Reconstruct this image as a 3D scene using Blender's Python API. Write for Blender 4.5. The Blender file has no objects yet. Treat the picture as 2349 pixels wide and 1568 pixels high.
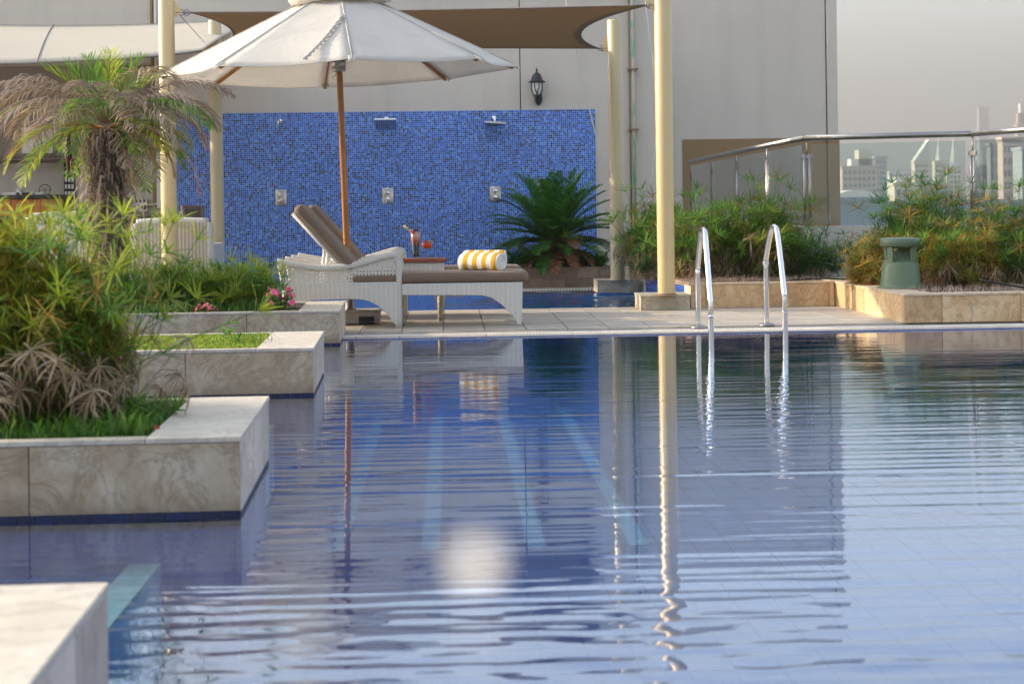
import bpy, math, random
import numpy as np
from mathutils import Vector, Matrix
rnd = random.Random(7)
PI = math.pi
S = bpy.context.scene
COL = S.collection

# ------------------------------------------------------------------ camera
F, CX, CY, W0, H0 = 3740.0, 1174.5, 478.0, 2349.0, 1568.0   # focal length and principal point in picture units
CAMH, YAW, ROLL = 0.96, 0.0386, 0.014
cam_d = bpy.data.cameras.new('camera'); cam = bpy.data.objects.new('camera', cam_d); COL.objects.link(cam)
FWD = Vector((math.sin(YAW), math.cos(YAW), 0)); RGT = Vector((math.cos(YAW), -math.sin(YAW), 0)); UPV = Vector((0, 0, 1))
cr = RGT*math.cos(ROLL) - UPV*math.sin(ROLL); cu = RGT*math.sin(ROLL) + UPV*math.cos(ROLL)
m = Matrix((cr, cu, -FWD)).transposed().to_4x4(); m.translation = Vector((0, 0, CAMH)); cam.matrix_world = m
cam_d.sensor_width = 36; cam_d.lens = 36*F/W0
cam_d.shift_y = -(H0/2-CY)/W0
cam_d.clip_start = 0.05; cam_d.clip_end = 12000
cam_d.dof.use_dof = True; cam_d.dof.focus_distance = 14.5; cam_d.dof.aperture_fstop = 5.0
S.camera = cam

# ------------------------------------------------------------------ light
SUN_AZ = math.radians(-76)      # from +Y towards +X
SUN_EL = math.radians(20)
w = bpy.data.worlds.new('World'); S.world = w; w.use_nodes = True
nt = w.node_tree; bg = nt.nodes['Background']
sky = nt.nodes.new('ShaderNodeTexSky'); sky.sky_type = 'NISHITA'; sky.sun_disc = False
sky.sun_elevation = SUN_EL; sky.sun_rotation = SUN_AZ; sky.dust_density = 2.5; sky.air_density = 1.1; sky.ozone_density = 1.0
hsv_ = nt.nodes.new('ShaderNodeHueSaturation'); hsv_.inputs['Saturation'].default_value = .62; nt.links.new(sky.outputs[0], hsv_.inputs['Color']); nt.links.new(hsv_.outputs[0], bg.inputs[0]); bg.inputs[1].default_value = 0.15
sd = bpy.data.lights.new('sun', 'SUN'); sun = bpy.data.objects.new('sun', sd); COL.objects.link(sun)
sd.energy = 3.0; sd.angle = math.radians(0.8); sd.color = (1.0, 0.80, 0.56)
tosun = Vector((math.sin(SUN_AZ)*math.cos(SUN_EL), math.cos(SUN_AZ)*math.cos(SUN_EL), math.sin(SUN_EL)))
sun.rotation_euler = tosun.to_track_quat('Z', 'Y').to_euler()
S.view_settings.view_transform = 'Standard'; S.view_settings.look = 'None'
S.view_settings.exposure = 2.0; S.view_settings.gamma = 1; S.view_settings.use_curve_mapping = False
S.render.engine = 'CYCLES'
S.cycles.max_bounces = 8; S.cycles.transparent_max_bounces = 16
S.cycles.caustics_reflective = False; S.cycles.caustics_refractive = False

# ------------------------------------------------------------------ helpers
def at(px, py, z=None, Y=None):
    dx = (px-CX)/F; dy = -(py-CY)/F
    d = cr*dx + cu*dy + FWD
    t = (z-CAMH)/d.z if z is not None else Y/d.y
    return Vector((0, 0, CAMH)) + d*t
def tag(o, label=None, cat=None, group=None, kind=None):
    if label: o['label'] = label
    if cat: o['category'] = cat
    if group: o['group'] = group
    if kind: o['kind'] = kind
    return o
def thing(name, label, cat, loc=(0, 0, 0), rz=0, group=None):
    o = bpy.data.objects.new(name, None); COL.objects.link(o); o.empty_display_size = .1
    o.location = loc; o.rotation_euler = (0, 0, rz)
    return tag(o, label, cat, group)
def fr(d):
    d = Vector(d).normalized(); a = Vector((0, 0, 1)) if abs(d.z) < .9 else Vector((1, 0, 0))
    u = d.cross(a).normalized(); return u, u.cross(d).normalized()
class MB:
    def __init__(s): s.v = []; s.f = []; s.m = []
    def add(s, vs, fs, mi=0):
        b = len(s.v); s.v += [tuple(p) for p in vs]
        s.f += [tuple(i+b for i in f) for f in fs]; s.m += [mi]*len(fs); return s
    def box(s, a, b, mi=0):
        x0, y0, z0 = a; x1, y1, z1 = b
        vs = [(x0,y0,z0),(x1,y0,z0),(x1,y1,z0),(x0,y1,z0),(x0,y0,z1),(x1,y0,z1),(x1,y1,z1),(x0,y1,z1)]
        return s.add(vs, [(0,3,2,1),(4,5,6,7),(0,1,5,4),(1,2,6,5),(2,3,7,6),(3,0,4,7)], mi)
    def obox(s, c, ax, mi=0):            # centre and three half-axis vectors
        c = Vector(c); a, b, d = [Vector(q) for q in ax]
        if a.cross(b).dot(d) < 0: a = -a
        vs = [c-a-b-d, c+a-b-d, c+a+b-d, c-a+b-d, c-a-b+d, c+a-b+d, c+a+b+d, c-a+b+d]
        return s.add(vs, [(0,3,2,1),(4,5,6,7),(0,1,5,4),(1,2,6,5),(2,3,7,6),(3,0,4,7)], mi)
    def prism(s, pts, d, mi=0):          # polygon extruded by vector d
        n = len(pts); d = Vector(d); A = [Vector(p) for p in pts]
        vs = A+[p+d for p in A]
        nrm = Vector((0, 0, 0))
        for i in range(n): nrm += A[i].cross(A[(i+1) % n])
        fs = [tuple(range(n))[::-1], tuple(range(n, 2*n))]+[(i, (i+1) % n, (i+1) % n+n, i+n) for i in range(n)]
        if nrm.dot(d) < 0: fs = [f[::-1] for f in fs]
        return s.add(vs, fs, mi)
    def tube(s, pts, r, n=8, cap=True, mi=0, flat=1.0):
        P = [Vector(p) for p in pts]; R = r if isinstance(r, (list, tuple)) else [r]*len(P)
        u = None; vs = []; fs = []
        for i, p in enumerate(P):
            t = (P[min(i+1, len(P)-1)]-P[max(i-1, 0)]).normalized()
            if u is None: u, v = fr(t)
            else:
                u = (u-t*u.dot(t)).normalized()
            v = t.cross(u)
            for k in range(n):
                a = 2*PI*k/n; vs.append(p+u*math.cos(a)*R[i]+v*math.sin(a)*R[i]*flat)
        for i in range(len(P)-1):
            for k in range(n):
                k2 = (k+1) % n; fs.append((i*n+k, i*n+k2, (i+1)*n+k2, (i+1)*n+k))
        if cap: fs += [tuple(range(n))[::-1], tuple(range((len(P)-1)*n, len(P)*n))]
        return s.add(vs, fs, mi)
    def lathe(s, prof, c=(0, 0, 0), n=24, ax=None, mi=0):   # prof = (r, z)
        c = Vector(c); z = Vector(ax).normalized() if ax else Vector((0, 0, 1)); u, v = fr(z)
        if u.cross(v).dot(z) < 0: v = -v
        vs = []; fs = []
        for r, h in prof:
            for k in range(n):
                a = 2*PI*k/n; vs.append(c+z*h+(u*math.cos(a)+v*math.sin(a))*max(r, 1e-4))
        for i in range(len(prof)-1):
            for k in range(n):
                k2 = (k+1) % n; fs.append((i*n+k, i*n+k2, (i+1)*n+k2, (i+1)*n+k))
        return s.add(vs, fs, mi)
    def strip(s, pts, ws, side, mi=0):   # flat ribbon
        b = []; n = len(pts)
        for p, wd in zip(pts, ws):
            p = Vector(p); b += [p-side*wd, p+side*wd]
        return s.add(b, [(2*i, 2*i+1, 2*i+3, 2*i+2) for i in range(n-1)], mi)
    def mesh(s, name, mats, smooth=False):
        me = bpy.data.meshes.new(name); me.from_pydata(s.v, [], s.f)
        for mm in (mats if isinstance(mats, (list, tuple)) else [mats]): me.materials.append(mm)
        if any(s.m): me.polygons.foreach_set('material_index', s.m)
        if smooth: me.polygons.foreach_set('use_smooth', [True]*len(me.polygons))
        me.update(); return me
    def build(s, name, mats, parent=None, smooth=False, bevel=0, loc=None, auto=None):
        o = bpy.data.objects.new(name, s.mesh(name, mats, smooth)); COL.objects.link(o)
        if parent: o.parent = parent
        if loc is not None: o.location = loc
        if bevel:
            b = o.modifiers.new('bevel', 'BEVEL'); b.width = bevel; b.segments = 2; b.limit_method = 'ANGLE'; b.angle_limit = .6
        return o
def link_mesh(name, me, parent, loc=(0, 0, 0), rot=(0, 0, 0), sc=(1, 1, 1)):
    o = bpy.data.objects.new(name, me); COL.objects.link(o); o.parent = parent
    o.location = loc; o.rotation_euler = rot; o.scale = sc; return o
def copy_tree(o, parent=None):
    c = o.copy(); COL.objects.link(c); c.parent = parent
    for ch in list(o.children): copy_tree(ch, c)
    return c
def arc(p0, p1, p2, n=8):                # quadratic curve
    p0, p1, p2 = Vector(p0), Vector(p1), Vector(p2)
    return [p0*(1-t)**2+p1*2*t*(1-t)+p2*t*t for t in [i/n for i in range(n+1)]]
def smoothpath(P, n=6):                  # Catmull-Rom
    P = [Vector(p) for p in P]; out = []
    Q = [P[0]*2-P[1]]+P+[P[-1]*2-P[-2]]
    for i in range(1, len(Q)-2):
        for k in range(n):
            t = k/n; a, b, c, d = Q[i-1:i+3]
            out.append(.5*((2*b)+(c-a)*t+(2*a-5*b+4*c-d)*t*t+(3*b-a-3*c+d)*t**3))
    return out+[P[-1]]

# ------------------------------------------------------------------ materials
class NT:
    def __init__(s, name):
        s.m = bpy.data.materials.new(name); s.m.use_nodes = True; s.t = s.m.node_tree; s.p = s.t.nodes['Principled BSDF']; s.out = s.t.nodes['Material Output']
    def n(s, typ, **k):
        x = s.t.nodes.new('ShaderNode'+typ)
        for a, b in k.items():
            if a.startswith('i_'):
                q = a[2:]; x.inputs[int(q) if q.isdigit() else q.replace('_', ' ')].default_value = b
            else: setattr(x, a, b)
        return x
    def l(s, a, b): s.t.links.new(a, b)
    def val(s, x, sock):
        if isinstance(x, (int, float, tuple)): sock.default_value = x
        else: s.l(x, sock)
    def math(s, op, a, b=0.0, c=0.0, clamp=False):
        x = s.n('Math', operation=op, use_clamp=clamp)
        s.val(a, x.inputs[0]); s.val(b, x.inputs[1]); s.val(c, x.inputs[2]); return x.outputs[0]
    def mix(s, f, a, b, mode='MIX'):
        x = s.n('Mix', data_type='RGBA', blend_type=mode); s.val(f, x.inputs[0])
        s.val(a+(1,) if isinstance(a, tuple) and len(a) == 3 else a, x.inputs[6]); s.val(b+(1,) if isinstance(b, tuple) and len(b) == 3 else b, x.inputs[7]); return x.outputs[2]
    def coord(s, kind='Object', sc=(1, 1, 1), off=0.0):
        tc = s.n('TexCoord'); mp = s.n('Mapping'); s.l(tc.outputs[kind], mp.inputs[0]); mp.inputs[3].default_value = sc
        if off:
            oi = s.n('ObjectInfo'); mu = s.math('MULTIPLY', oi.outputs['Random'], off); cb = s.n('CombineXYZ')
            for i in range(3): s.l(mu, cb.inputs[i])
            s.l(cb.outputs[0], mp.inputs[1])
        return mp.outputs[0]
    def noise(s, vec, scale, detail=5, rough=.55, dist=0.0):
        x = s.n('TexNoise'); s.l(vec, x.inputs['Vector']); x.inputs['Scale'].default_value = scale
        x.inputs['Detail'].default_value = detail; x.inputs['Roughness'].default_value = rough; x.inputs['Distortion'].default_value = dist; return x.outputs[0]
    def ramp(s, f, stops):
        x = s.n('ValToRGB'); s.l(f, x.inputs[0]); e = x.color_ramp.elements
        while len(e) < len(stops): e.new(.5)
        for q, (p, c) in zip(e, stops): q.position = p; q.color = (c, c, c, 1) if isinstance(c, (int, float)) else tuple(c)+(1,)
        return x.outputs[0]
    def bump(s, h, st=.3, d=.01):
        x = s.n('Bump'); x.inputs['Strength'].default_value = st; x.inputs['Distance'].default_value = d; s.l(h, x.inputs['Height']); s.l(x.outputs[0], s.p.inputs['Normal']); return x.outputs[0]
    def rand(s): return s.n('ObjectInfo').outputs['Random']
def simple(name, c, rough=.6, metal=0, var=.12, scale=8, bump=0, bscale=60, spec=.5):
    t = NT(name); v = t.coord(off=13); n = t.noise(v, scale)
    a = tuple(x*(1-var) for x in c); b = tuple(min(1, x*(1+var)) for x in c)
    t.l(t.ramp(n, [(.3, a), (.7, b)]), t.p.inputs['Base Color'])
    t.p.inputs['Roughness'].default_value = rough; t.p.inputs['Metallic'].default_value = metal
    t.p.inputs['Specular IOR Level'].default_value = spec
    if bump: t.bump(t.noise(v, bscale), bump, .004)
    return t.m
def stone(name, dark, mid, light, sc=1.0, rough=.55, rvar=.12, bump=.35):
    t = NT(name); v = t.coord(off=29)
    big = t.noise(v, 3.2*sc, 9, .68, .45); fine = t.noise(v, 42*sc, 6, .7); vein = t.noise(v, 5*sc, 8, .7, 1.2)
    c = t.ramp(big, [(.3, dark), (.5, mid), (.68, light)])
    c = t.mix(t.ramp(vein, [(.46, 0.0), (.5, .6), (.54, 0.0)]), c, tuple(x*.72 for x in dark))
    c = t.mix(.45, c, t.ramp(fine, [(.3, (.45, .45, .45)), (.7, (.62, .62, .62))]), 'OVERLAY')
    if name == 'stone_panel':      # water marks above the pool line
        tc = t.n('TexCoord'); sp = t.n('SeparateXYZ'); t.l(tc.outputs['Object'], sp.inputs[0]); hz_ = t.math('ADD', sp.outputs[2], t.math('MULTIPLY_ADD', big, .09, -.045))
        c = t.mix(t.ramp(hz_, [(.02, .6), (.055, .25), (.10, 0.0)]), c, (.20, .15, .10))
    r = t.rand(); hsv = t.n('HueSaturation'); t.l(c, hsv.inputs['Color']); t.l(t.math('MULTIPLY_ADD', r, rvar*2, 1-rvar), hsv.inputs['Value'])
    t.l(hsv.outputs[0], t.p.inputs['Base Color']); t.p.inputs['Roughness'].default_value = rough
    t.bump(t.math('ADD', t.math('MULTIPLY', fine, .5), big), bump, .006)
    return t.m
M = {}
M['stone_grey'] = stone('stone_panel', (.33, .235, .14), (.46, .37, .255), (.60, .54, .43))
M['stone_warm'] = stone('warm_stone_panel', (.46, .28, .13), (.62, .43, .24), (.74, .58, .38), .8)
M['cap'] = stone('cap_stone', (.46, .405, .33), (.55, .495, .41), (.62, .58, .50), .7, .45, .07, .15)
M['cap_warm'] = stone('warm_cap_stone', (.50, .37, .24), (.60, .47, .33), (.68, .56, .42), .7, .5, .07, .15)
M['plank_stone'] = stone('striped_stone', (.44, .35, .28), (.60, .51, .43), (.68, .60, .52), .5, .5, .2, .15)
M['brown_brick'] = stone('brown_brick', (.20, .135, .10), (.29, .205, .155), (.36, .275, .215), 1, .6, .28)
M['plinth'] = stone('plinth_stone', (.30, .26, .18), (.46, .41, .31), (.57, .52, .42), 1.6, .55, .1)
M['grout'] = simple('grout', (.33, .31, .28), .9, bump=.3)
M['earth'] = simple('earth', (.06, .045, .03), 1, var=.4, scale=40, bump=1, bscale=90)
def deck_tile():
    t = NT('deck_tile'); v = t.coord(off=31, sc=(1.4, 12, 1)); f = t.coord(off=11)
    n = t.noise(v, 4, 6, .65, .6); n2 = t.noise(f, 5, 6, .6, 1)
    c = t.ramp(n, [(.28, (.36, .31, .25)), (.5, (.50, .455, .40)), (.72, (.60, .57, .52))])
    c = t.mix(t.math('MULTIPLY', n2, .5), c, (.42, .35, .27))
    hsv = t.n('HueSaturation'); t.l(c, hsv.inputs['Color']); t.l(t.math('MULTIPLY_ADD', t.rand(), .22, .88), hsv.inputs['Value'])
    t.l(hsv.outputs[0], t.p.inputs['Base Color']); t.l(t.ramp(n2, [(.3, .42), (.7, .6)]), t.p.inputs['Roughness']); t.bump(n, .15, .003); return t.m
M['deck'] = deck_tile()
def plaster(name, c, var=.06):
    t = NT(name); v = t.coord(); n = t.noise(v, .45, 6, .6, .5); st = t.noise(t.coord(sc=(3, 3, .25)), 1.2, 5, .6); f = t.noise(v, 120, 4, .6)
    q = t.ramp(n, [(.3, tuple(x*(1-var) for x in c)), (.7, tuple(min(1, x*(1+var)) for x in c))])
    q = t.mix(t.ramp(st, [(.48, 0.0), (.8, .34)]), q, tuple(x*.7 for x in c))
    t.l(q, t.p.inputs['Base Color']); t.p.inputs['Roughness'].default_value = .85; t.bump(f, .12, .003); return t.m
M['wall'] = plaster('wall_plaster', (.62, .575, .51))
M['wall_mauve'] = plaster('back_plaster', (.25, .205, .18))  # mauve wall under the awning, its shade put into the colour
M['wall_brown'] = plaster('brown_paint', (.30, .20, .105))
M['wall_white'] = plaster('white_plaster', (.56, .53, .50))
def mosaic(name, pitch=.0265, axes='XZ', deep=False, groutc=(.40, .58, .86)):
    t = NT(name); tc = t.n('TexCoord'); sp = t.n('SeparateXYZ'); t.l(tc.outputs['Object'], sp.inputs[0])
    a = sp.outputs['XYZ'.index(axes[0])]; b = sp.outputs['XYZ'.index(axes[1])]
    a = t.math('DIVIDE', a, pitch); b = t.math('DIVIDE', b, pitch)
    fa = t.math('FRACT', a); fb = t.math('FRACT', b); ia = t.math('FLOOR', a); ib = t.math('FLOOR', b)
    cb = t.n('CombineXYZ'); t.l(ia, cb.inputs[0]); t.l(ib, cb.inputs[1])
    wn = t.n('TexWhiteNoise'); wn.noise_dimensions = '2D'; t.l(cb.outputs[0], wn.inputs['Vector'])
    x = t.n('ValToRGB'); x.color_ramp.interpolation = 'CONSTANT'; t.l(wn.outputs[0], x.inputs[0]); e = x.color_ramp.elements
    cols = [(0, (.008, .016, .06)), (.15, (.015, .05, .30)), (.24, (.022, .105, .56)), (.52, (.034, .155, .66)), (.80, (.08, .24, .76)), (.93, (.13, .33, .80))]
    while len(e) < len(cols): e.new(.5)
    for q, (p, c) in zip(e, cols): q.position = p; q.color = c+(1,)
    da = t.math('ABSOLUTE', t.math('SUBTRACT', fa, .5)); db = t.math('ABSOLUTE', t.math('SUBTRACT', fb, .5))
    mx = t.math('MAXIMUM', da, db); g = t.math('GREATER_THAN', mx, .435)
    col = t.mix(g, x.outputs[0], groutc); t.l(col, t.p.inputs['Base Color'])
    t.l(t.math('MULTIPLY_ADD', g, .6, .14), t.p.inputs['Roughness'])
    # every tile sits at its own slight tilt
    h = t.math('SUBTRACT', t.ramp(mx, [(.36, 1.0), (.45, 0.0)]), 0.0)
    t.bump(h, .5, .0015); return t.m
M['mosaic'] = mosaic('blue_mosaic')
def water_tile(name, c1, c2):
    t = NT(name); v = t.coord(off=7); n = t.noise(v, 6, 3)
    c = t.mix(t.rand(), c1, c2); c = t.mix(t.math('MULTIPLY', n, .25), c, tuple(x*.5 for x in c1)); t.l(c, t.p.inputs['Base Color'])
    t.p.inputs['Roughness'].default_value = .4; t.bump(t.noise(v, 14, 2), .1, .003); return t.m
M['navy'] = water_tile('navy_tile', (.004, .008, .045), (.007, .016, .08))
M['bluetile'] = water_tile('blue_tile', (.02, .06, .33), (.05, .13, .46))
M['floortile'] = water_tile('pool_floor_tile', (.006, .075, .27), (.018, .115, .35)); M['ledge_grout'] = simple('ledge_grout', (.42, .56, .78), .7); M['nosing'] = simple('step_nosing_tile', (.50, .60, .58), .5); M['floortile2'] = simple('splash_pool_tile', (.14, .40, .85), .5)
M['lane'] = simple('pale_cyan_tile', (.10, .26, .44), .5)
M['pgrout'] = simple('pool_grout', (.025, .12, .34), .8)
M['white_grate'] = simple('white_grating', (.80, .79, .75), .5)
M['dark'] = simple('dark_void', (.03, .03, .035), .9)
def coping():
    t = NT('coping_tile'); v = t.coord(sc=(1, 1, 1), off=5); sp = t.n('SeparateXYZ'); t.l(v, sp.inputs[0])
    wv = t.math('SINE', t.math('MULTIPLY', sp.outputs[1], 520)); n = t.noise(v, 9)
    t.l(t.ramp(n, [(.3, (.48, .42, .35)), (.7, (.62, .57, .50))]), t.p.inputs['Base Color']); t.p.inputs['Roughness'].default_value = .5; t.bump(wv, .5, .002); return t.m
M['coping'] = coping()
def wicker(name, c, mode='herring', sc=1.0, axes='XZ', dark=.45):
    t = NT(name); tc = t.n('TexCoord'); sp = t.n('SeparateXYZ'); t.l(tc.outputs['Object'], sp.inputs[0])
    if mode == 'herring':
        a = t.math('ADD', sp.outputs[0], t.math('MULTIPLY', sp.outputs[1], .8)); b = sp.outputs[2]
        z = t.math('PINGPONG', a, .026*sc); h = t.math('SINE', t.math('MULTIPLY', t.math('ADD', b, z), 2*PI/(.0125*sc)))
        seam = t.math('SINE', t.math('MULTIPLY', a, 2*PI/(.052*sc)))
        h2 = t.math('ADD', h, t.math('MULTIPLY', t.math('ABSOLUTE', seam), .4))
    elif mode == 'rib':
        a = t.math('ADD', sp.outputs[0], sp.outputs[1]); h = t.math('SINE', t.math('MULTIPLY', a, 2*PI/(.036*sc)))
        h2 = t.math('ADD', h, t.math('MULTIPLY', t.math('SINE', t.math('MULTIPLY', sp.outputs[2], 2*PI/(.014*sc))), .35))
    else:
        a = t.math('ADD', sp.outputs[0], sp.outputs[2]); h = t.math('SINE', t.math('MULTIPLY', a, 2*PI/(.017*sc)))
        h2 = t.math('ADD', h, t.math('MULTIPLY', t.math('SINE', t.math('MULTIPLY', t.math('SUBTRACT', sp.outputs[2], sp.outputs[0]), 2*PI/(.03*sc))), .4))
    n = t.noise(t.coord(), 25, 3); k = t.math('MULTIPLY_ADD', h2, .33, .55)
    c1 = t.mix(k, tuple(x*dark for x in c), c); c1 = t.mix(t.math('MULTIPLY', n, .25), c1, tuple(x*.7 for x in c))
    t.l(c1, t.p.inputs['Base Color']); t.p.inputs['Roughness'].default_value = .45; t.bump(h2, .7, .003); return t.m
M['wicker'] = wicker('white_wicker', (.88, .86, .81), sc=1.5, dark=.34)
M['wicker_fine'] = wicker('white_wicker_binding', (.84, .82, .78), 'diag')
M['wicker_cream'] = wicker('cream_wicker', (.62, .55, .45), 'rib')
M['wicker_leg'] = wicker('table_leg_wicker', (.78, .72, .56), 'diag', 1.3)
M['plastic_foot'] = simple('grey_foot', (.20, .18, .17), .6)
def fabric(name, c, pitch=.006, ax=0, rough=.9, amp=.35, sheen=.2):
    t = NT(name); v = t.coord(); sp = t.n('SeparateXYZ'); t.l(v, sp.inputs[0])
    h = t.math('SINE', t.math('MULTIPLY', sp.outputs[ax], 2*PI/pitch)); n = t.noise(v, 6, 5)
    c1 = t.mix(t.math('MULTIPLY_ADD', h, .5*amp, .5), tuple(x*.62 for x in c), tuple(min(1, x*1.25) for x in c))
    c1 = t.mix(t.math('MULTIPLY', n, .3), c1, tuple(x*.75 for x in c)); t.l(c1, t.p.inputs['Base Color'])
    t.p.inputs['Roughness'].default_value = rough; t.p.inputs['Sheen Weight'].default_value = sheen; t.bump(h, .5, .002); return t.m
M['cushion'] = fabric('brown_corduroy', (.20, .14, .10), .011, 0)
M['canvas'] = None
def cloth(name, c, transl, wrinkle=.25, wsc=3, weave=0):
    t = NT(name); v = t.coord(); n = t.noise(v, wsc, 5, .6, 1.0); f = t.noise(v, 220, 2)
    t.p.inputs['Roughness'].default_value = .9
    q = t.ramp(n, [(.3, tuple(x*.93 for x in c)), (.7, c)])
    h = t.math('ADD', n, t.math('MULTIPLY', f, .05))
    if weave:
        sp = t.n('SeparateXYZ'); t.l(v, sp.inputs[0]); a = t.math('SINE', t.math('MULTIPLY', sp.outputs[0], 2*PI/weave)); b = t.math('SINE', t.math('MULTIPLY', sp.outputs[1], 2*PI/weave))
        k = t.math('MULTIPLY_ADD', t.math('MULTIPLY', a, b), .5, .5); q = t.mix(k, tuple(x*.55 for x in c), c)
    t.l(q, t.p.inputs['Base Color']); bn = t.bump(h, wrinkle, .03)
    tr = t.n('BsdfTranslucent'); t.l(q, tr.inputs[0]); t.l(bn, tr.inputs['Normal'])
    mx = t.n('MixShader'); mx.inputs[0].default_value = transl; t.l(t.p.outputs[0], mx.inputs[1]); t.l(tr.outputs[0], mx.inputs[2]); t.l(mx.outputs[0], t.out.inputs[0]); return t.m
M['canvas'] = cloth('white_canvas', (.79, .77, .72), .42, .5, 4)
M['strap'] = cloth('twisted_strap_cloth', (.62, .60, .56), .1, .3, 12)
M['awning'] = cloth('cream_awning', (.62, .58, .49), .25, .3, 1.2)
M['sail'] = cloth('brown_shade_cloth', (.46, .34, .19), .5, .1, 2, .03)
M['sail_hem'] = simple('sail_hem', (.20, .17, .15), .8)
def metal(name, c, rough, var=.1, br=0):
    t = NT(name); v = t.coord(sc=(1, 1, .08)); n = t.noise(v, 40, 4)
    t.p.inputs['Base Color'].default_value = c+(1,); t.p.inputs['Metallic'].default_value = 1
    t.l(t.ramp(n, [(.3, rough*.8), (.7, rough*1.3)]), t.p.inputs['Roughness']); return t.m
M['steel'] = metal('brushed_steel', (.33, .32, .31), .34)
M['chrome'] = metal('chrome', (.80, .81, .84), .12)
M['hammered'] = metal('bent_steel_plate', (.60, .59, .58), .28)
M['pole'] = simple('cream_pole_paint', (.62, .49, .26), .32, var=.05, scale=2.5, bump=.03, bscale=20)
M['pole_dull'] = simple('cream_pole_paint_dull', (.56, .47, .29), .4, var=.05, scale=2.5)  # same paint on the back posts, their weaker light put into the tone
def wood(name, c, sc=(3, 3, 30), rough=.45):
    t = NT(name); v = t.coord(sc=sc, off=9); n = t.noise(v, 2.2, 6, .6, 1.5)
    t.l(t.ramp(n, [(.3, tuple(x*.55 for x in c)), (.55, c), (.75, tuple(min(1, x*1.35) for x in c))]), t.p.inputs['Base Color']); t.p.inputs['Roughness'].default_value = rough; t.bump(n, .15, .003); return t.m
M['wood_pole'] = wood('varnished_pole', (.42, .17, .045), (30, 30, 1.5), .3)
M['wood_top'] = wood('red_wood', (.27, .075, .035), (3, 25, 25))
M['wood_bar'] = wood('bar_plank', (.50, .16, .035), (20, 20, 2))
M['wood_grey'] = wood('weathered_wood', (.16, .12, .105), (20, 20, 2), .7)
M['wood_dark'] = wood('dark_wood', (.07, .035, .03), (20, 20, 2), .6)
M['black_iron'] = simple('black_iron', (.018, .022, .03), .4, bump=.2)
def schlick(t, r0, p=5.0, nrm=None):
    lw = t.n('LayerWeight'); lw.inputs[0].default_value = .5
    if nrm: t.l(nrm, lw.inputs['Normal'])
    return t.math('MULTIPLY_ADD', t.math('POWER', lw.outputs['Facing'], p), 1-r0, r0)
def glassy(name, c=(1, 1, 1), r0=.04, rough=0.0, p=5.0):
    t = NT(name); fz = schlick(t, r0, p)
    tr = t.n('BsdfTransparent'); tr.inputs[0].default_value = c+(1,); gl = t.n('BsdfGlossy'); gl.inputs['Roughness'].default_value = rough
    mx = t.n('MixShader'); t.l(fz, mx.inputs[0]); t.l(tr.outputs[0], mx.inputs[1]); t.l(gl.outputs[0], mx.inputs[2]); t.l(mx.outputs[0], t.out.inputs[0]); return t.m
M['glass'] = glassy('balustrade_glass', (.86, .93, .92), .10, 0.0, 2.6)
M['drinkglass'] = glassy('drinking_glass', (.97, .98, .98), .03)
M['lampglass'] = simple('frosted_glass', (.68, .70, .66), .3)
def water(name, c, bumpst, p=3.1):
    t = NT(name)
    v = t.coord(sc=(.35, 1.0, 1)); n = t.noise(v, 26, 3, .5); bp = t.n('Bump'); bp.inputs['Strength'].default_value = bumpst; bp.inputs['Distance'].default_value = .002; t.l(n, bp.inputs['Height'])
    tr = t.n('BsdfTransparent'); tr.inputs[0].default_value = c+(1,); gl = t.n('BsdfGlossy'); gl.inputs['Roughness'].default_value = .012; gl.inputs[0].default_value = (.90, .955, 1, 1)
    t.l(bp.outputs[0], gl.inputs['Normal']); fz = schlick(t, .03, p, bp.outputs[0])
    mx = t.n('MixShader'); t.l(fz, mx.inputs[0]); t.l(tr.outputs[0], mx.inputs[1]); t.l(gl.outputs[0], mx.inputs[2]); t.l(mx.outputs[0], t.out.inputs[0]); return t.m
M['water'] = water('pool_water', (.66, .85, .97), .05)
M['water2'] = water('splash_pool_water', (.74, .90, .98), .35, 3.2)
def leaf(name, c1, c2, c3=None, tr=.35, rough=.5):
    t = NT(name); g = t.n('NewGeometry'); ri = g.outputs['Random Per Island']
    st = [(0.0, c1), (.6, c2), (1.0, c3 or c2)]
    q = t.ramp(ri, st); n = t.noise(t.coord(), 30, 2); q = t.mix(t.math('MULTIPLY', n, .3), q, tuple(x*.6 for x in c1))
    hs = t.n('HueSaturation'); t.l(q, hs.inputs['Color']); t.l(t.math('MULTIPLY_ADD', t.rand(), .5, .75), hs.inputs['Value']); q = hs.outputs[0]
    t.l(q, t.p.inputs['Base Color']); t.p.inputs['Roughness'].default_value = rough
    tl = t.n('BsdfTranslucent'); t.l(q, tl.inputs[0]); mx = t.n('MixShader'); mx.inputs[0].default_value = tr
    t.l(t.p.outputs[0], mx.inputs[1]); t.l(tl.outputs[0], mx.inputs[2]); t.l(mx.outputs[0], t.out.inputs[0]); return t.m
M['green'] = leaf('green_leaf', (.06, .17, .018), (.14, .32, .03), (.30, .46, .045), .45)
M['green_deep'] = leaf('deep_green_leaf', (.022, .10, .016), (.05, .19, .025), (.11, .30, .035), .25, .4)
M['green_lime'] = leaf('lime_leaf', (.22, .33, .02), (.42, .50, .04), (.60, .56, .08), .5)
M['yellow'] = leaf('yellowing_leaf', (.22, .20, .03), (.42, .28, .04), (.50, .22, .04), .4)
M['dry'] = leaf('dry_leaf', (.26, .18, .10), (.46, .34, .21), (.66, .54, .40), .3, .8)
M['dry_grey'] = leaf('dry_grey_leaf', (.24, .17, .13), (.42, .33, .26), (.60, .50, .42), .3, .8)
M['rust'] = leaf('rust_leaf', (.22, .09, .04), (.36, .16, .08), (.45, .26, .15), .3, .8)
M['moss'] = leaf('moss_blade', (.14, .24, .02), (.28, .40, .03), (.44, .48, .06), .4)
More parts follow.
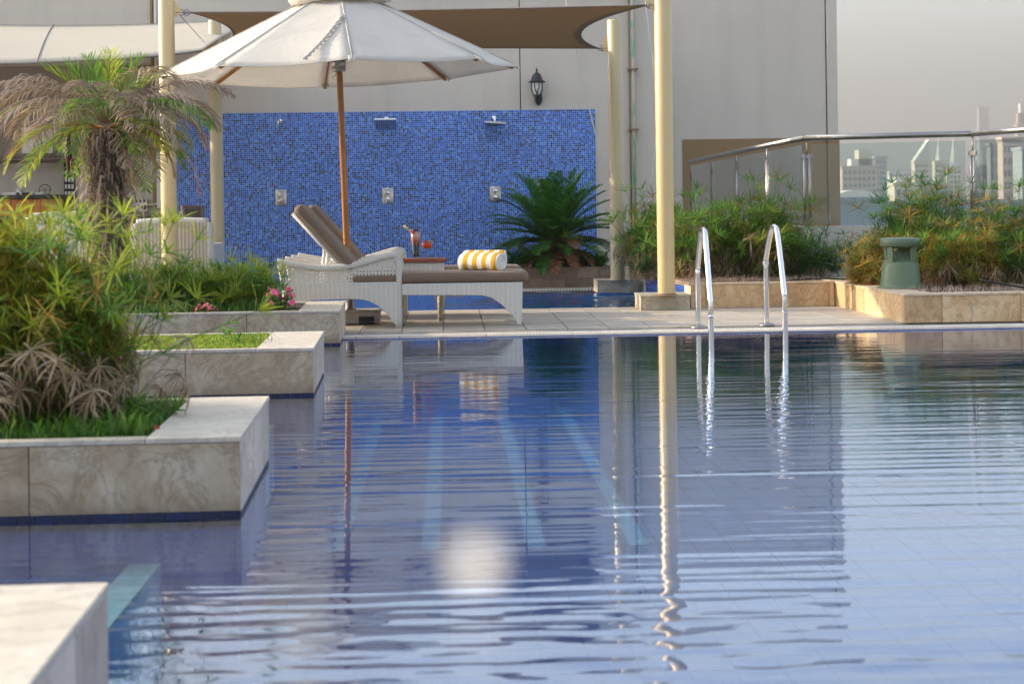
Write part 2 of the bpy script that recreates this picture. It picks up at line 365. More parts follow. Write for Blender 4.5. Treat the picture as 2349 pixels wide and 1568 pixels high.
M['grass'] = leaf('grass_blade', (.05, .15, .02), (.09, .23, .03), (.18, .32, .04), .35)
M['pink'] = leaf('pink_petal', (.80, .06, .26), (.88, .14, .36), (.90, .36, .52), .3)
M['redflower'] = leaf('red_petal', (.55, .03, .02), (.65, .06, .03), (.6, .12, .05), .3)
M['bark'] = simple('palm_bark', (.13, .09, .06), .95, var=.5, scale=30, bump=1, bscale=50)
M['petiole'] = simple('orange_petiole', (.42, .20, .04), .5, var=.3)
M['spathe'] = simple('maroon_spathe', (.09, .015, .012), .4, var=.2)
M['green_plastic'] = simple('green_plastic', (.11, .165, .10), .42, var=.06, scale=3, bump=.05)
M['teal_pot'] = simple('teal_pot', (.13, .22, .20), .5)
def terry(name, c): return simple(name, c, .95, var=.08, scale=40, bump=.8, bscale=260)
M['towel_white'] = terry('white_terry', (.84, .83, .80)); M['towel_yellow'] = terry('yellow_terry', (.72, .40, .025))
def aggregate():
    t = NT('exposed_aggregate'); v = t.coord(); vo = t.n('TexVoronoi'); t.l(v, vo.inputs['Vector']); vo.inputs['Scale'].default_value = 110
    t.l(t.mix(.5, vo.outputs['Color'], (.30, .25, .20)), t.n('Mix').inputs[6] if False else t.p.inputs['Base Color'])
    hs = t.n('HueSaturation'); t.l(t.mix(.6, vo.outputs['Color'], (.28, .24, .20)), hs.inputs['Color']); hs.inputs['Saturation'].default_value = .25; hs.inputs['Value'].default_value = .8
    t.l(hs.outputs[0], t.p.inputs['Base Color']); t.p.inputs['Roughness'].default_value = .85; t.bump(vo.outputs['Distance'], .6, .004); return t.m
M['aggregate'] = aggregate()
M['black_plastic'] = simple('black_plastic', (.015, .015, .017), .4)
M['rope'] = simple('white_rope', (.66, .64, .60), .8)
M['white_paint'] = simple('white_paint', (.74, .73, .70), .45, var=.05)
M['marble'] = stone('white_marble', (.50, .50, .50), (.66, .66, .65), (.75, .75, .74), 1.5, .3, .05, .05)
M['pipe'] = None
def pipe_mat():
    t = NT('peeling_green_pipe'); v = t.coord(sc=(1, 1, .3)); n = t.noise(v, 9, 6, .7)
    t.l(t.ramp(n, [(.50, (.46, .40, .33)), (.56, (.13, .38, .24))]), t.p.inputs['Base Color']); t.p.inputs['Roughness'].default_value = .6; return t.m
M['pipe'] = pipe_mat(); M['rustmetal'] = simple('rusty_metal', (.26, .17, .12), .8)
# ================================================================== SETTING
DZ = 0.015                                   # deck level above the water
EDGE = 12.17                                 # far edge of the big pool
PX0, PX1, PY0 = -5.2, 8.2, -3.0              # big pool extents
P2X0, P2X1, P2Y0, P2Y1 = -2.6, 2.14, 15.35, 18.85   # splash pool
def struct(name, mb, mat, **k):
    o = mb.build(name, mat, **k); o['kind'] = 'structure'; return o
# ground of the city far below, and the podium that carries the pool deck
b = MB(); b.add([(-6000, -6000, -45), (6000, -6000, -45), (6000, 6000, -45), (-6000, 6000, -45)], [(0, 1, 2, 3)])
struct('ground', b, simple('city_ground', (.22, .21, .20), .95, var=.3, scale=.02))
b = MB(); b.box((-14, -9, -44.9), (8.9, 30, -1.8)); struct('podium', b, M['wall_white'])
# deck base: slabs around the two pools (top 12 mm below the tiles)
b = MB(); T = DZ-.012
b.box((PX0, EDGE+.26, -1.7), (8.9, P2Y0, T)); b.box((PX0, P2Y1, -1.7), (8.9, 30, T))
b.box((PX0, P2Y0, -1.7), (P2X0, P2Y1, T)); b.box((P2X1, P2Y0, -1.7), (8.9, P2Y1, T))
b.box((-14, -9, -1.7), (PX0, 30, T)); b.box((PX1, -9, -1.7), (8.9, EDGE+.26, T)); b.box((PX0, -9, -1.7), (PX1, PY0, T))
deck = struct('deck', b, M['grout'])
b = MB()                                       # pale paving of the parts no one sees closely
b.box((-13.9, -8.9, T+.001), (PX0-.02, 30, DZ)); b.box((PX1+.3, -8.9, T+.001), (8.85, 12, DZ))
struct('side_paving', b, M['deck'])
# deck tiles: one object per tile
TW = .325
tile_me = []
for k in range(4):
    b = MB(); j = .004; b.box((j, j, -.012), (TW-j, TW-j, 0)); b.v = [(x, y, z) for x, y, z in b.v]
    tile_me.append(b.mesh('deck_tile', M['deck']))
tiles = []
off = at(1497*.9396, 807*.9396, z=DZ).x       # a joint seen in the picture
ys = [P2Y0-.02-TW*(i+1) for i in range(9)]
x = off-TW*15
while x < 8:
    for y in ys: tiles.append((x, y))
    x += TW
for i in range(26):                            # strip behind the splash pool
    for jn in range(4): tiles.append((off-TW*15+i*TW, P2Y1+.12+jn*TW))
tiles = [t for t in tiles if t[1] > EDGE+.27-.02 and not (t[0] > 3.75 and t[1] > 13.0) and not (t[0] > 2.5 and t[1] > 15.2) and t[0] > -5.1 and not (t[1] > 18 and t[0] > 2.0)]
tiles.sort(key=lambda t: t[1]+(6 if t[0] < -1.9 and t[1] < 13.6 else 0)+(4 if abs(t[0]-1.5) > 3.4 else 0))
for n_, (x, y) in enumerate(tiles[:290]):
    o = link_mesh('deck_tile', tile_me[n_ % 4], deck, (x, y, DZ+rnd.uniform(-.0008, .0008)), (rnd.uniform(-.0015, .0015), rnd.uniform(-.0015, .0015), 0))
b = MB()
for x, y in tiles[290:]: b.box((x+.004, y+.004, DZ-.012), (x+TW-.004, y+TW-.004, DZ))
for i in range(40):
    for jn in range(30):
        x = off-TW*32+i*TW; y = P2Y1+.12+(jn+4)*TW if x > -2.8 else 13.2+jn*TW
        if x < 2.0 and y < 25: 
            if x < off-TW*15-.01 or y > P2Y1+.12+4*TW-.01: b.box((x+.004, y+.004, DZ-.012), (x+TW-.004, y+TW-.004, DZ-.001))
o = b.build('paving_rest', M['deck'], deck); o['kind'] = 'stuff'
# coping tiles along the water, then the slotted overflow grating
cw = .325; x = off-cw*14; cme = []
for k in range(3):
    b = MB(); b.box((.003, 0, -.02), (cw-.003, .155, 0)); cme.append(b.mesh('coping_tile', M['coping']))
i = 0
while x < PX1-.3:
    link_mesh('coping_tile', cme[i % 3], deck, (x, EDGE, DZ-.002)); x += cw; i += 1
b = MB(); x = -1.2
while x < PX1:
    b.box((x, EDGE+.163, DZ-.014), (x+.0135, EDGE+.232, DZ+.001)); x += .0255
b.box((-1.2, EDGE+.157, DZ-.014), (PX1, EDGE+.163, DZ+.001)); b.box((-1.2, EDGE+.232, DZ-.014), (PX1, EDGE+.24, DZ+.001))
o = b.build('overflow_grating', M['white_grate'], deck); o['kind'] = 'stuff'
b = MB(); b.box((-5.2, EDGE+.01, -.3), (PX1, EDGE+.26, -.02)); b.build('gutter_channel', M['dark'], deck)
b = MB(); x = P2X0
while x < P2X1: b.box((x, P2Y1+.02, DZ-.014), (x+.02, P2Y1+.1, DZ+.002)); x += .036
o = b.build('splash_pool_grating', M['white_grate'], deck); o['kind'] = 'stuff'
b = MB(); b.box((P2X0, P2Y1, -.3), (P2X1, P2Y1+.12, -.012)); b.build('splash_pool_gutter', M['dark'], deck)
# pool shells
FZ = -.50
shell = MB(); shell.box((PX0-.1, PY0-.1, FZ-.2), (PX1+.1, EDGE+.01, FZ-.003))
shell.box((PX0-.1, EDGE, FZ-.2), (PX1+.1, EDGE+.009, -.025)); shell.box((PX1, PY0, FZ-.2), (PX1+.1, EDGE, -.002)); shell.box((PX0-.1, PY0, FZ-.2), (PX0, EDGE, -.002)); shell.box((PX0, PY0-.1, FZ-.2), (PX1, PY0, -.002))
pool = struct('pool_basin', shell, M['pgrout'])
LX = -.93; LZ = -.15
b = MB(); b.box((PX0, PY0, FZ), (LX, EDGE-.001, LZ-.012)); b.build('shallow_ledge', M['ledge_grout'], pool)
# far wall of the pool, blue tiles in courses (one object each for the course at the water)
q = .0735; tm = []
b = MB(); b.box((.0015, -.012, .0015), (q-.0015, 0, q-.0015)); wt = b.mesh('waterline_tile', M['bluetile'])
x = -.9; k = 0
b = MB()
while x < 5.2:
    if k < 84: link_mesh('waterline_tile', wt, pool, (x, EDGE, -.069)); 
    for r in range(1, 6): b.box((x+.0015, EDGE-.012, -.069-r*q+.0015), (x+q-.0015, EDGE, -.069-(r-1)*q-.0015))
    x += q; k += 1
o = b.build('wall_tile', M['floortile'], pool); o['kind'] = 'stuff'
# ledge tiles (pale grout between) and the pale nosing stripe
lt = .068; b = MB(); b.box((.002, .002, -.012), (lt-.002, lt-.002, 0)); lme = b.mesh('ledge_tile', M['floortile'])
cand = []
i = 0; x = LX-.1-lt
while x > -3.0:
    y = 2.6
    while y < EDGE-.1: cand.append((x, y)); y += lt
    x -= lt
gap = lambda x, y: (3.0 < y < 5.3) or (6.2 < y < 8.6) or (9.6 < y < 11.8)
cand = [c for c in cand if gap(*c)]
cand.sort(key=lambda c: (c[1]-3.1)+abs(c[0]-LX)*2.2)
for c in cand[:290]: link_mesh('ledge_tile', lme, pool, (c[0], c[1], LZ))
b = MB()
for c in cand[290:]: b.box((c[0]+.002, c[1]+.002, LZ-.012), (c[0]+lt-.002, c[1]+lt-.002, LZ))
o = b.build('ledge_tiling', M['floortile'], pool); o['kind'] = 'stuff'
b = MB(); b.box((LX-.1, 2.6, LZ-.011), (LX+.001, EDGE-.01, LZ+.001)); b.build('step_nosing', M['nosing'], pool)
# deep floor tiles
ft = .15; b = MB(); x = LX+.01; k = 0
b2 = MB(); b2.box((.002, .002, -.012), (ft-.002, ft-.002, 0)); fme = b2.mesh('floor_tile', M['floortile'])
fc = []
while x < PX1:
    y = 1.8
    while y < EDGE-.05:
        fc.append((x, y)); y += ft
    x += ft
fc.sort(key=lambda c: abs(c[1]-7.6)+abs(c[0]-.4)*1.5)
lanes = [-.51, -.10, .36, .80]
for n_, c in enumerate(fc):
    if n_ < 280: link_mesh('floor_tile', fme, pool, (c[0], c[1], FZ))
    else: b.box((c[0]+.002, c[1]+.002, FZ-.012), (c[0]+ft-.002, c[1]+ft-.002, FZ))
o = b.build('floor_tiling', M['floortile'], pool); o['kind'] = 'stuff'
for lx in lanes:
    b = MB(); b.box((lx-.04, 7.0, FZ-.005), (lx+.04, EDGE-.3, FZ+.003)); b.build('floor_stripe', M['lane'], pool)
# splash pool shell
b = MB(); b.box((P2X0-.05, P2Y0-.05, -.75), (P2X1+.05, P2Y1+.05, -.6)); b.box((P2X0-.02, P2Y1-.001, -.7), (P2X1, P2Y1+.03, -.03))
b.box((P2X0, P2Y0-.04, -.7), (P2X1, P2Y0, DZ-.003)); b.box((P2X0-.04, P2Y0, -.7), (P2X0, P2Y1, DZ-.003)); b.box((P2X1, P2Y0, -.7), (P2X1+.04, P2Y1, DZ-.003))
struct('splash_pool_basin', b, M['floortile2'])
# water surfaces (real ripples)
def water_sheet(name, x0, x1, y0, y1, nx, ny, waves, mat, z=0.0, env=None, seed=3):
    xs = np.linspace(x0, x1, nx); t = np.linspace(0, 1, ny); ys_ = y0+(y1-y0)*t
    X, Y = np.meshgrid(xs, ys_); Z = np.zeros_like(X); r = np.random.RandomState(seed)
    for lam, slope, spread, n in waves:
        for _ in range(n):
            l_ = lam*r.uniform(.7, 1.45); th = PI/2+r.normal(0, spread); k = 2*PI/l_
            ph = r.uniform(0, 2*PI); a = slope/math.sqrt(n)/k*1.4
            # wave groups: each train swells and fades over the surface
            gx, gy, gp = r.uniform(-1.1, 1.1), r.uniform(-1.6, 1.6), r.uniform(0, 2*PI)
            g = .55+.45*np.sin(gx*X+gy*Y+gp)
            Z += a*g*np.sin(k*(np.cos(th)*X+np.sin(th)*Y)+ph+.6*np.sin(.7*X+gp))
    if env is not None:
        Z *= env(X, Y); mask = np.clip((4.4-Y)/1.2, 0, 1)
        for _ in range(46):          # livelier, cross-running chop close to the near end
            l_ = .085*r.uniform(.6, 1.8); th = r.uniform(0, PI); k = 2*PI/l_; gx, gy, gp = r.uniform(-3, 3), r.uniform(-3, 3), r.uniform(0, 6)
            Z += mask*.09/math.sqrt(46)/k*1.4*(.4+.6*np.sin(gx*X+gy*Y+gp))*np.sin(k*(np.cos(th)*X*.6+np.sin(th)*Y)+r.uniform(0, 6))
    V = np.stack([X, Y, Z+z], -1).reshape(-1, 3)
    idx = np.arange(nx*ny).reshape(ny, nx); Q = np.stack([idx[:-1, :-1], idx[:-1, 1:], idx[1:, 1:], idx[1:, :-1]], -1).reshape(-1, 4)
    me = bpy.data.meshes.new(name); me.vertices.add(len(V)); me.vertices.foreach_set('co', V.ravel())
    me.loops.add(Q.size); me.loops.foreach_set('vertex_index', Q.ravel()); me.polygons.add(len(Q))
    me.polygons.foreach_set('loop_start', np.arange(0, Q.size, 4)); me.polygons.foreach_set('use_smooth', np.ones(len(Q), bool))
    me.update(calc_edges=True); me.validate(); me.materials.append(mat)
    o = bpy.data.objects.new(name, me); COL.objects.link(o); o['kind'] = 'structure'; return o
env = lambda X, Y: 1.1-.68*np.clip((Y-9.0)/2.6, 0, 1)
water_sheet('pool_water', PX0, PX1, 1.6, EDGE, 320, 1650, [(.16, .011, .016, 12), (.085, .017, .025, 22), (.05, .011, .06, 18), (.30, .004, .05, 9), (.07, .004, .8, 16), (.9, .002, .25, 6)], M['water'], env=env)
b = MB(); b.add([(PX0, PY0, 0), (PX1, PY0, 0), (PX1, 1.6, 0), (PX0, 1.6, 0)], [(0, 1, 2, 3)]); struct('pool_water_near', b, M['water'])
water_sheet('splash_pool_water', P2X0, P2X1, P2Y0, P2Y1, 170, 170, [(.22, .09, .6, 20), (.5, .06, .8, 10), (.1, .06, .8, 14)], M['water2'], z=-.004, seed=8)

# ------------------------------------------------------------------ building behind
bld = thing('hotel_building', 'long plain grey plastered wall of the hotel behind the pool terrace', 'building', (0, 21.1, 0))
WY = 21.1
def wx(px, Y=WY, py=300): return at(px, py, Y=Y).x
def wz(px, py, Y=WY): return at(px, py, Y=Y).z
BT = 3.82
segs = [-13.5, wx(350), wx(1195), wx(1522)]
for a, c in zip(segs[:-1], segs[1:]):
    b = MB(); b.box((a+.006, 0, 0), (c-.006, .35, BT)); b.build('wall_panel', M['wall'], bld, bevel=.006)
b = MB(); b.box((-13.5, .05, 0), (segs[-1]-.01, .3, BT-.01)); b.build('wall_core', M['dark'], bld)
b = MB(); b.box((-13.5, -.03, BT), (segs[-1], .4, BT+.06)); b.build('coping', M['wall'], bld)
b = MB(); b.box((-13.5, .4, 0), (segs[-1], 5.45, BT-.02)); b.build('wall_mass', M['wall'], bld)
# mosaic shower wall
MX0, MX1, MZ = -3.52, wx(1365), wz(900, 256)
b = MB(); b.box((MX0, -.02, 0), (MX1, -.0005, MZ)); b.build('mosaic_panel', M['mosaic'], bld)
# farther wing to the right with a brown painted base
FY = 26.6
wing = thing('building_wing', 'taller grey wing with brown painted base beside the open sky', 'building', (0, FY, 0))
R0, R1 = 1.9, wx(1922, FY)
b = MB(); b.box((R0, 0, 0), (wx(1897, FY)-.01, .4, 5.1)); b.build('wall', M['wall'], wing)
b = MB(); b.box((wx(1897, FY)+.01, -.04, 0), (R1, .45, 5.1)); b.build('corner_pilaster', M['wall'], wing, bevel=.01)
b = MB(); b.box((R0, .4, 0), (R1-.05, 4, 5.05)); b.build('wall_mass', M['wall'], wing)
b = MB(); bt = wz(1740, 318, FY); b.box((wx(1565, FY), -.012, 0), (wx(1897, FY)-.012, -.001, bt)); b.build('brown_base', M['wall_brown'], wing)
b = MB(); b.box((wx(1897, FY)+.008, -.055, 0), (R1+.012, -.041, bt)); b.build('brown_base', M['wall_brown'], wing)
# pipes and ropes on the wall
t = thing('drain_pipe', 'peeling green and brown drain pipe fixed to the grey wall', 'pipe', (wx(1453), WY-.07, 0))
b = MB(); b.tube([(0, 0, 0), (0, 0, BT+.02)], .022, 10); b.build('pipe', M['pipe'], t, smooth=True)
b = MB(); b.tube([(-.045, .03, 0), (-.045, .03, BT)], .012, 8); b.build('thin_pipe', M['rustmetal'], t, smooth=True)
for py in (160, 297):
    z = wz(1453, py); b = MB(); b.box((-.07, -.03, z-.012), (.06, .07, z+.012)); b.build('pipe_clip', M['rustmetal'], t)
def rope(pts, label, r=.008):
    b = MB(); b.tube(smoothpath([at(x, y, Y=Y) for x, y, Y in pts], 5), r, 6); return tag(b.build('rope', M['rope'], smooth=True), label, 'rope')
rope([(1292, -40, 20.3), (1300, 8, 20.2), (1322, 118, 20.6), (1345, 220, 20.8), (1375, 340, 20.9), (1403, 400, 20.95)], 'thin white rope hanging from the brown sail down past the mosaic corner')
rope([(1478, -20, 21.0), (1487, 60, 20.95), (1500, 165, 20.95), (1506, 300, 20.9), (1492, 440, 20.9)], 'thin white line running down the wall just left of the front right pole')
# conduit strips at the top left
t = thing('conduit', 'pale vertical conduit strip high on the grey wall above the cream awning', 'pipe', (wx(354), WY-.05, 0))
b = MB(); b.box((-.025, 0, 2.2), (.005, .05, BT)); b.build('conduit_box', M['wall_brown'], t); b = MB(); b.tube([(.035, .02, 2.2), (.035, .02, BT)], .018, 8); b.build('conduit_pipe', M['white_paint'], t, smooth=True)

# ------------------------------------------------------------------ planters
PH = .25
def planter(label, px, py, depth, length=4.3, tilt=.03, back=False, front_rows=True, soil=None):
    c = at(px, py, z=PH)
    if back: c = c - Vector((-math.sin(tilt), math.cos(tilt), 0))*depth
    t = thing('stone_planter', label, 'planter', (c.x, c.y, 0), tilt, 'stone planters standing in the pool')
    D = depth; Lh = length
    b = MB(); b.box((-Lh+.02, .02, FZ), (-.02, D-.02, -.035)); b.build('submerged_base', M['bluetile'], t)
    b = MB(); b.box((-Lh+.03, .012, -.03), (-.012, .05, PH-.06)); b.box((-.05, .05, -.03), (-.012, D-.05, PH-.06)); b.box((-Lh+.03, D-.05, -.03), (-.012, D-.012, PH-.06)); b.build('wall_core', M['grout'], t)
    x = -.004; pw = .66
    while x > -Lh:
        x2 = max(x-pw, -Lh); b = MB(); b.box((x2+.002, .003, .014), (x-.002, .0115, PH-.0195)); b.build('stone_panel', M['stone_grey'], t, bevel=.0015); x = x2
    n = 4; dd = (D-.008)/n
    for k in range(n):
        b = MB(); b.box((-.0115, .004+k*dd+.0015, .014), (-.003, .004+(k+1)*dd-.0015, PH-.0195)); b.build('side_panel', M['plank_stone'], t, bevel=.0015)
    b = MB(); b.box((-Lh, D-.0115, .026), (-.004, D-.003, PH-.0195)); b.build('stone_panel', M['stone_grey'], t)
    # cap: slim front and back strips, a wide slab at the end
    th = .0185; z0 = PH-th
    fw = .06; bw = .07; ew = .30
    x = -ew-.001; 
    while x > -Lh:
        x2 = max(x-.66, -Lh)
        b = MB(); b.box((x2+.001, 0, z0), (x-.001, fw, PH)); b.build('cap_strip', M['cap'], t, bevel=.003)
        b = MB(); b.box((x2+.001, D-bw, z0), (x-.001, D, PH)); b.build('cap_strip', M['cap'], t, bevel=.003); x = x2
    b = MB(); b.box((-ew, 0, z0), (0, D, PH)); b.build('cap_slab', M['cap'], t, bevel=.003)
    b = MB(); b.box((-Lh, fw-.01, PH-.1), (-ew+.01, D-bw+.01, PH-.022)); b.build('soil', M['earth'], t)
    # navy tile course at the waterline
    q = .058; b = MB(); b.box((.0015, 0, 0), (q-.0015, .009, .0585)); me = b.mesh('waterline_tile', M['navy'])
    k = 0; x = -.008-q
    while k < 24: link_mesh('waterline_tile', me, t, (x, .0055, -.034)); x -= q; k += 1
    b = MB(); b.box((0, .0015, 0), (.009, q-.0015, .0585)); me = b.mesh('waterline_tile', M['navy'])
    y = .01
    while y < D-q: link_mesh('waterline_tile', me, t, (-.0145, y, -.034)); y += q
    t['o'] = 0; del t['o']
    return t, c
PL = [planter('nearest stone planter, pale cap cut off by the lower left corner of the photo', 251, 1334, 1.25, back=True),
      planter('second stone planter, holding the big wind-blown papyrus clump and grass', 553, 1000, 1.13),
      planter('third stone planter, filled with a mat of bright green moss', 720, 797, 1.17),
      planter('farthest stone planter, holding the palm, grassy papyrus and pink flowers', 780, 711, 1.22)]
def pl(i, lx, ly, z=PH-.015):              # a point in a planter's own frame
    t, c = PL[i]; a = .03
    return Vector((c.x+lx*math.cos(a)-ly*math.sin(a), c.y+lx*math.sin(a)+ly*math.cos(a), z))

# right-hand planters (warm stone)
RZ = .245
rp = thing('raised_planter', 'warm beige stone planter at the right edge with the green speaker on its rim', 'planter', (at(2075, 741, z=DZ).x, at(2075, 741, z=DZ).y, 0), 0, 'warm stone planters on the deck')
a = rp.location.copy(); Ld = 3.4; Lw = 4.6
b = MB(); b.box((.012, .012, DZ), (Lw, Ld, RZ-.03)); b.build('wall_core', M['grout'], rp)
xs = [0.0]; 
while xs[-1] < Lw: xs.append(xs[-1]+(.30 if len(xs) == 1 else .63))
for i in range(len(xs)-1):
    b = MB(); b.box((xs[i]+.002, 0, DZ+.001), (xs[i+1]-.002, .012, RZ-.02)); b.build('stone_panel', M['stone_warm'], rp, bevel=.0015)
y = .014
for wdt in (.28, .5, .46, .5, .5, .5, .5):
    b = MB(); b.box((0, y+.002, DZ+.001), (.012, y+wdt-.002, RZ-.02)); b.build('stone_panel', M['stone_warm'], rp, bevel=.0015); y += wdt
capw = .16
for i in range(len(xs)-1):
    b = MB(); b.box((max(xs[i], 0)-(.006 if i == 0 else 0)+.001, -.006, RZ-.019), (xs[i+1]-.001, capw, RZ)); b.build('cap_strip', M['cap_warm'], rp, bevel=.003)
y = capw
for wdt in (.6, .6, .6, .6, .6):
    b = MB(); b.box((-.006, y+.001, RZ-.019), (capw+.1, y+wdt-.001, RZ)); b.build('cap_strip', M['cap_warm'], rp, bevel=.003); y += wdt
b = MB(); b.box((.1, .1, RZ-.04), (Lw, Ld-.02, RZ-.02)); b.build('soil', M['earth'], rp)
RP = a
c0 = at(1585, 707, z=DZ); c1x = a.x-.008
rq = thing('raised_planter', 'low beige stone planter behind the two steel grab rails', 'planter', (c0.x, c0.y, 0), 0, 'warm stone planters on the deck')
Lw2 = c1x-c0.x; n = 4; sw = Lw2/3.05
b = MB(); b.box((.012, .012, DZ), (Lw2-.001, 1.6, RZ-.03)); b.build('wall_core', M['grout'], rq)
x = 0
for wdt in (.14, .55, .60, .60, .8):
    x2 = min(x+wdt, Lw2); b = MB(); b.box((x+.002, 0, DZ+.001), (x2-.002, .012, RZ-.02)); b.build('stone_panel', M['stone_warm'], rq, bevel=.0015)
    b = MB(); b.box((x+.001, -.006, RZ-.019), (x2-.001, .12, RZ)); b.build('cap_strip', M['cap_warm'], rq, bevel=.003); x = x2
    if x >= Lw2-.01: break
b = MB(); b.box((.02, .1, RZ-.04), (Lw2-.001, 1.58, RZ-.02)); b.build('soil', M['earth'], rq)
RQ = c0
# wall of the planter along the splash pool, blue glazed bricks between stone ends
d1 = at(1435, 612, z=RZ); side = (d1-c0); side.z = 0; sl = 4.1; sdir = Vector((-.035, 1, 0)).normalized()
rs = thing('side_planter', 'planter wall faced with blue glazed bricks beside the splash pool', 'planter', (c0.x, c0.y, 0), 0, 'warm stone planters on the deck')
sdir = Vector((-.03, .9995, 0)); nrm = Vector((-1, -.03, 0))
def sbox(mb, s0, s1, o0, o1, z0, z1):       # along the wall, outwards, up
    P_ = [sdir*s0+nrm*o0, sdir*s1+nrm*o0, sdir*s1+nrm*o1, sdir*s0+nrm*o1]
    mb.prism([(p.x, p.y, z0) for p in P_], (0, 0, z1-z0))
b = MB(); sbox(b, .02, sl, -1.2, -.03, -.1, RZ-.03); b.build('wall_core', M['grout'], rs)
b = MB(); sbox(b, .0, .34, -.029, 0, DZ, RZ-.02); b.build('stone_end', M['plank_stone'], rs, bevel=.002)
s = .345
bw = .11; rows = 5; bh = (RZ-.045+.02)/rows
b = MB(); sbox(b, .002, bw-.002, -.029, 0, .002, bh-.002); bme = b.mesh('glazed_brick', M['bluetile'])
for r in range(rows):
    for k in range(22):
        p = sdir*(s+k*bw); link_mesh('glazed_brick', bme, rs, (p.x, p.y, -.02+r*bh))
b = MB(); sbox(b, s+22*bw+.01, sl, -.029, 0, -.05, RZ-.02); b.build('stone_end', M['plank_stone'], rs, bevel=.002)
y = -.0
for k in range(9):
    b = MB(); sbox(b, y+.002, y+.45, -.22, .012, RZ-.02+rnd.uniform(-.001, .001), RZ+.004); b.build('cap_stone', M['brown_brick'], rs, bevel=.004); y += .454
b = MB(); sbox(b, .02, sl, -1.2, -.2, RZ-.04, RZ-.015); b.build('soil', M['earth'], rs)
# brown brick planter behind the splash pool
bp = at(1400, 657, z=DZ); BY = bp.y
bx0 = -.2; bx1 = c0.x+sdir.x*4-.01
rb = thing('brick_planter', 'brown brick planter under the cycad behind the splash pool', 'planter', (0, BY, 0))
b = MB(); b.box((bx0+.01, .02, DZ), (bx1, .7, RZ-.01)); b.build('wall_core', M['grout'], rb)
hh = (RZ-.01-DZ)/2
for r in range(2):
    x = bx0-(.13 if r else 0); k = 0
    while x < bx1:
        L_ = .262; x0_ = max(x, bx0); x1_ = min(x+L_, bx1)
        if x1_-x0_ > .02:
            b = MB(); b.box((x0_+.0015, rnd.uniform(-.002, .001), DZ+r*hh+.0015), (x1_-.0015, .02, DZ+(r+1)*hh-.0015)); b.build('brick', M['brown_brick'], rb, bevel=.002)
        x += L_
x = bx0
while x < bx1:
    b = MB(); b.box((x, -.008, RZ-.009), (min(x+.5, bx1)-.002, .12, RZ+.006)); b.build('cap_stone', M['brown_brick'], rb, bevel=.002); x += .5
b = MB(); b.box((bx0+.02, .1, RZ-.03), (bx1, .68, RZ-.008)); b.build('soil', M['earth'], rb)
# ================================================================== SHADE STRUCTURE
def post(px, py, base_z, top, shaded, label):
    c = at(px, py, z=base_z)
    t = thing('sail_post', label, 'post', (c.x, c.y, 0), 0, 'cream steel posts holding the brown shade sail')
    mt = M['pole_dull'] if shaded else M['pole']
    b = MB(); b.lathe([(.078, base_z), (.078, top-.012), (.074, top), (.0, top)], n=32); b.build('shaft', mt, t, smooth=False)
    t.children[0].data.polygons.foreach_set('use_smooth', [len(p.vertices) == 4 and abs(p.normal.z) < .5 for p in t.children[0].data.polygons])
    if base_z > .1:
        b = MB(); b.lathe([(.10, base_z), (.10, base_z+.008), (.079, base_z+.011), (.079, base_z+.02)], n=28); b.build('base_flange', M['rustmetal'] if not shaded else M['pole_dull'], t, smooth=False)
    return t, c
def plinth(label, c, y0, y1, h=.155, hw=.225):
    t = thing('post_plinth', label, 'plinth', (c.x, 0, 0), 0, 'square stone plinths under the posts')
    b = MB(); b.box((-hw+.012, y0+.012, DZ), (hw-.012, y1-.012, h-.02)); b.build('core', M['grout'], t)
    b = MB(); b.box((-hw+.014, y0, DZ+.001), (hw, y0+.012, h-.016)); b.build('stone_panel', M['plinth'], t, bevel=.002)
    b = MB(); b.box((-hw, y0, DZ+.001), (-hw+.012, y1, h-.016)); b.build('stone_panel', M['plinth'], t, bevel=.002)
    b = MB(); b.box((hw-.012, y0+.014, DZ+.001), (hw, y1, h-.016)); b.build('stone_panel', M['plinth'], t, bevel=.002)
    b = MB(); b.box((-hw-.005, y0-.005, h-.015), (hw+.005, y1+.005, h)); b.build('cap_stone', M['plinth'], t, bevel=.003)
    return t
fy = at(1530, 711, z=DZ).y
PFR, cFR = post(1529, 677, .155, 3.14, 0, 'tall cream post nearest the grab rails, standing on a stone plinth')
plinth('stone plinth under the front right post, between blue bricks and grab rails', cFR, fy, fy+.46)
by = at(1424, 671, z=DZ).y
PBR, cBR = post(1417, 642, .155, at(1405, 41, Y=at(1417, 644, z=.155).y).z, 1, 'shorter cream post beside the cycad with its round top showing')
plinth('stone plinth under the back right post, behind the splash pool', cBR, by, by+.46)
PFL, cFL = post(391, 710, DZ, 3.14, 0, 'thick cream post in front of the mosaic left end, behind the palm')
PBL, cBL = post(501, 668, DZ, at(497, 47, Y=at(501, 668, z=DZ).y).z, 1, 'cream post just left of the umbrella, with its top below the sail')
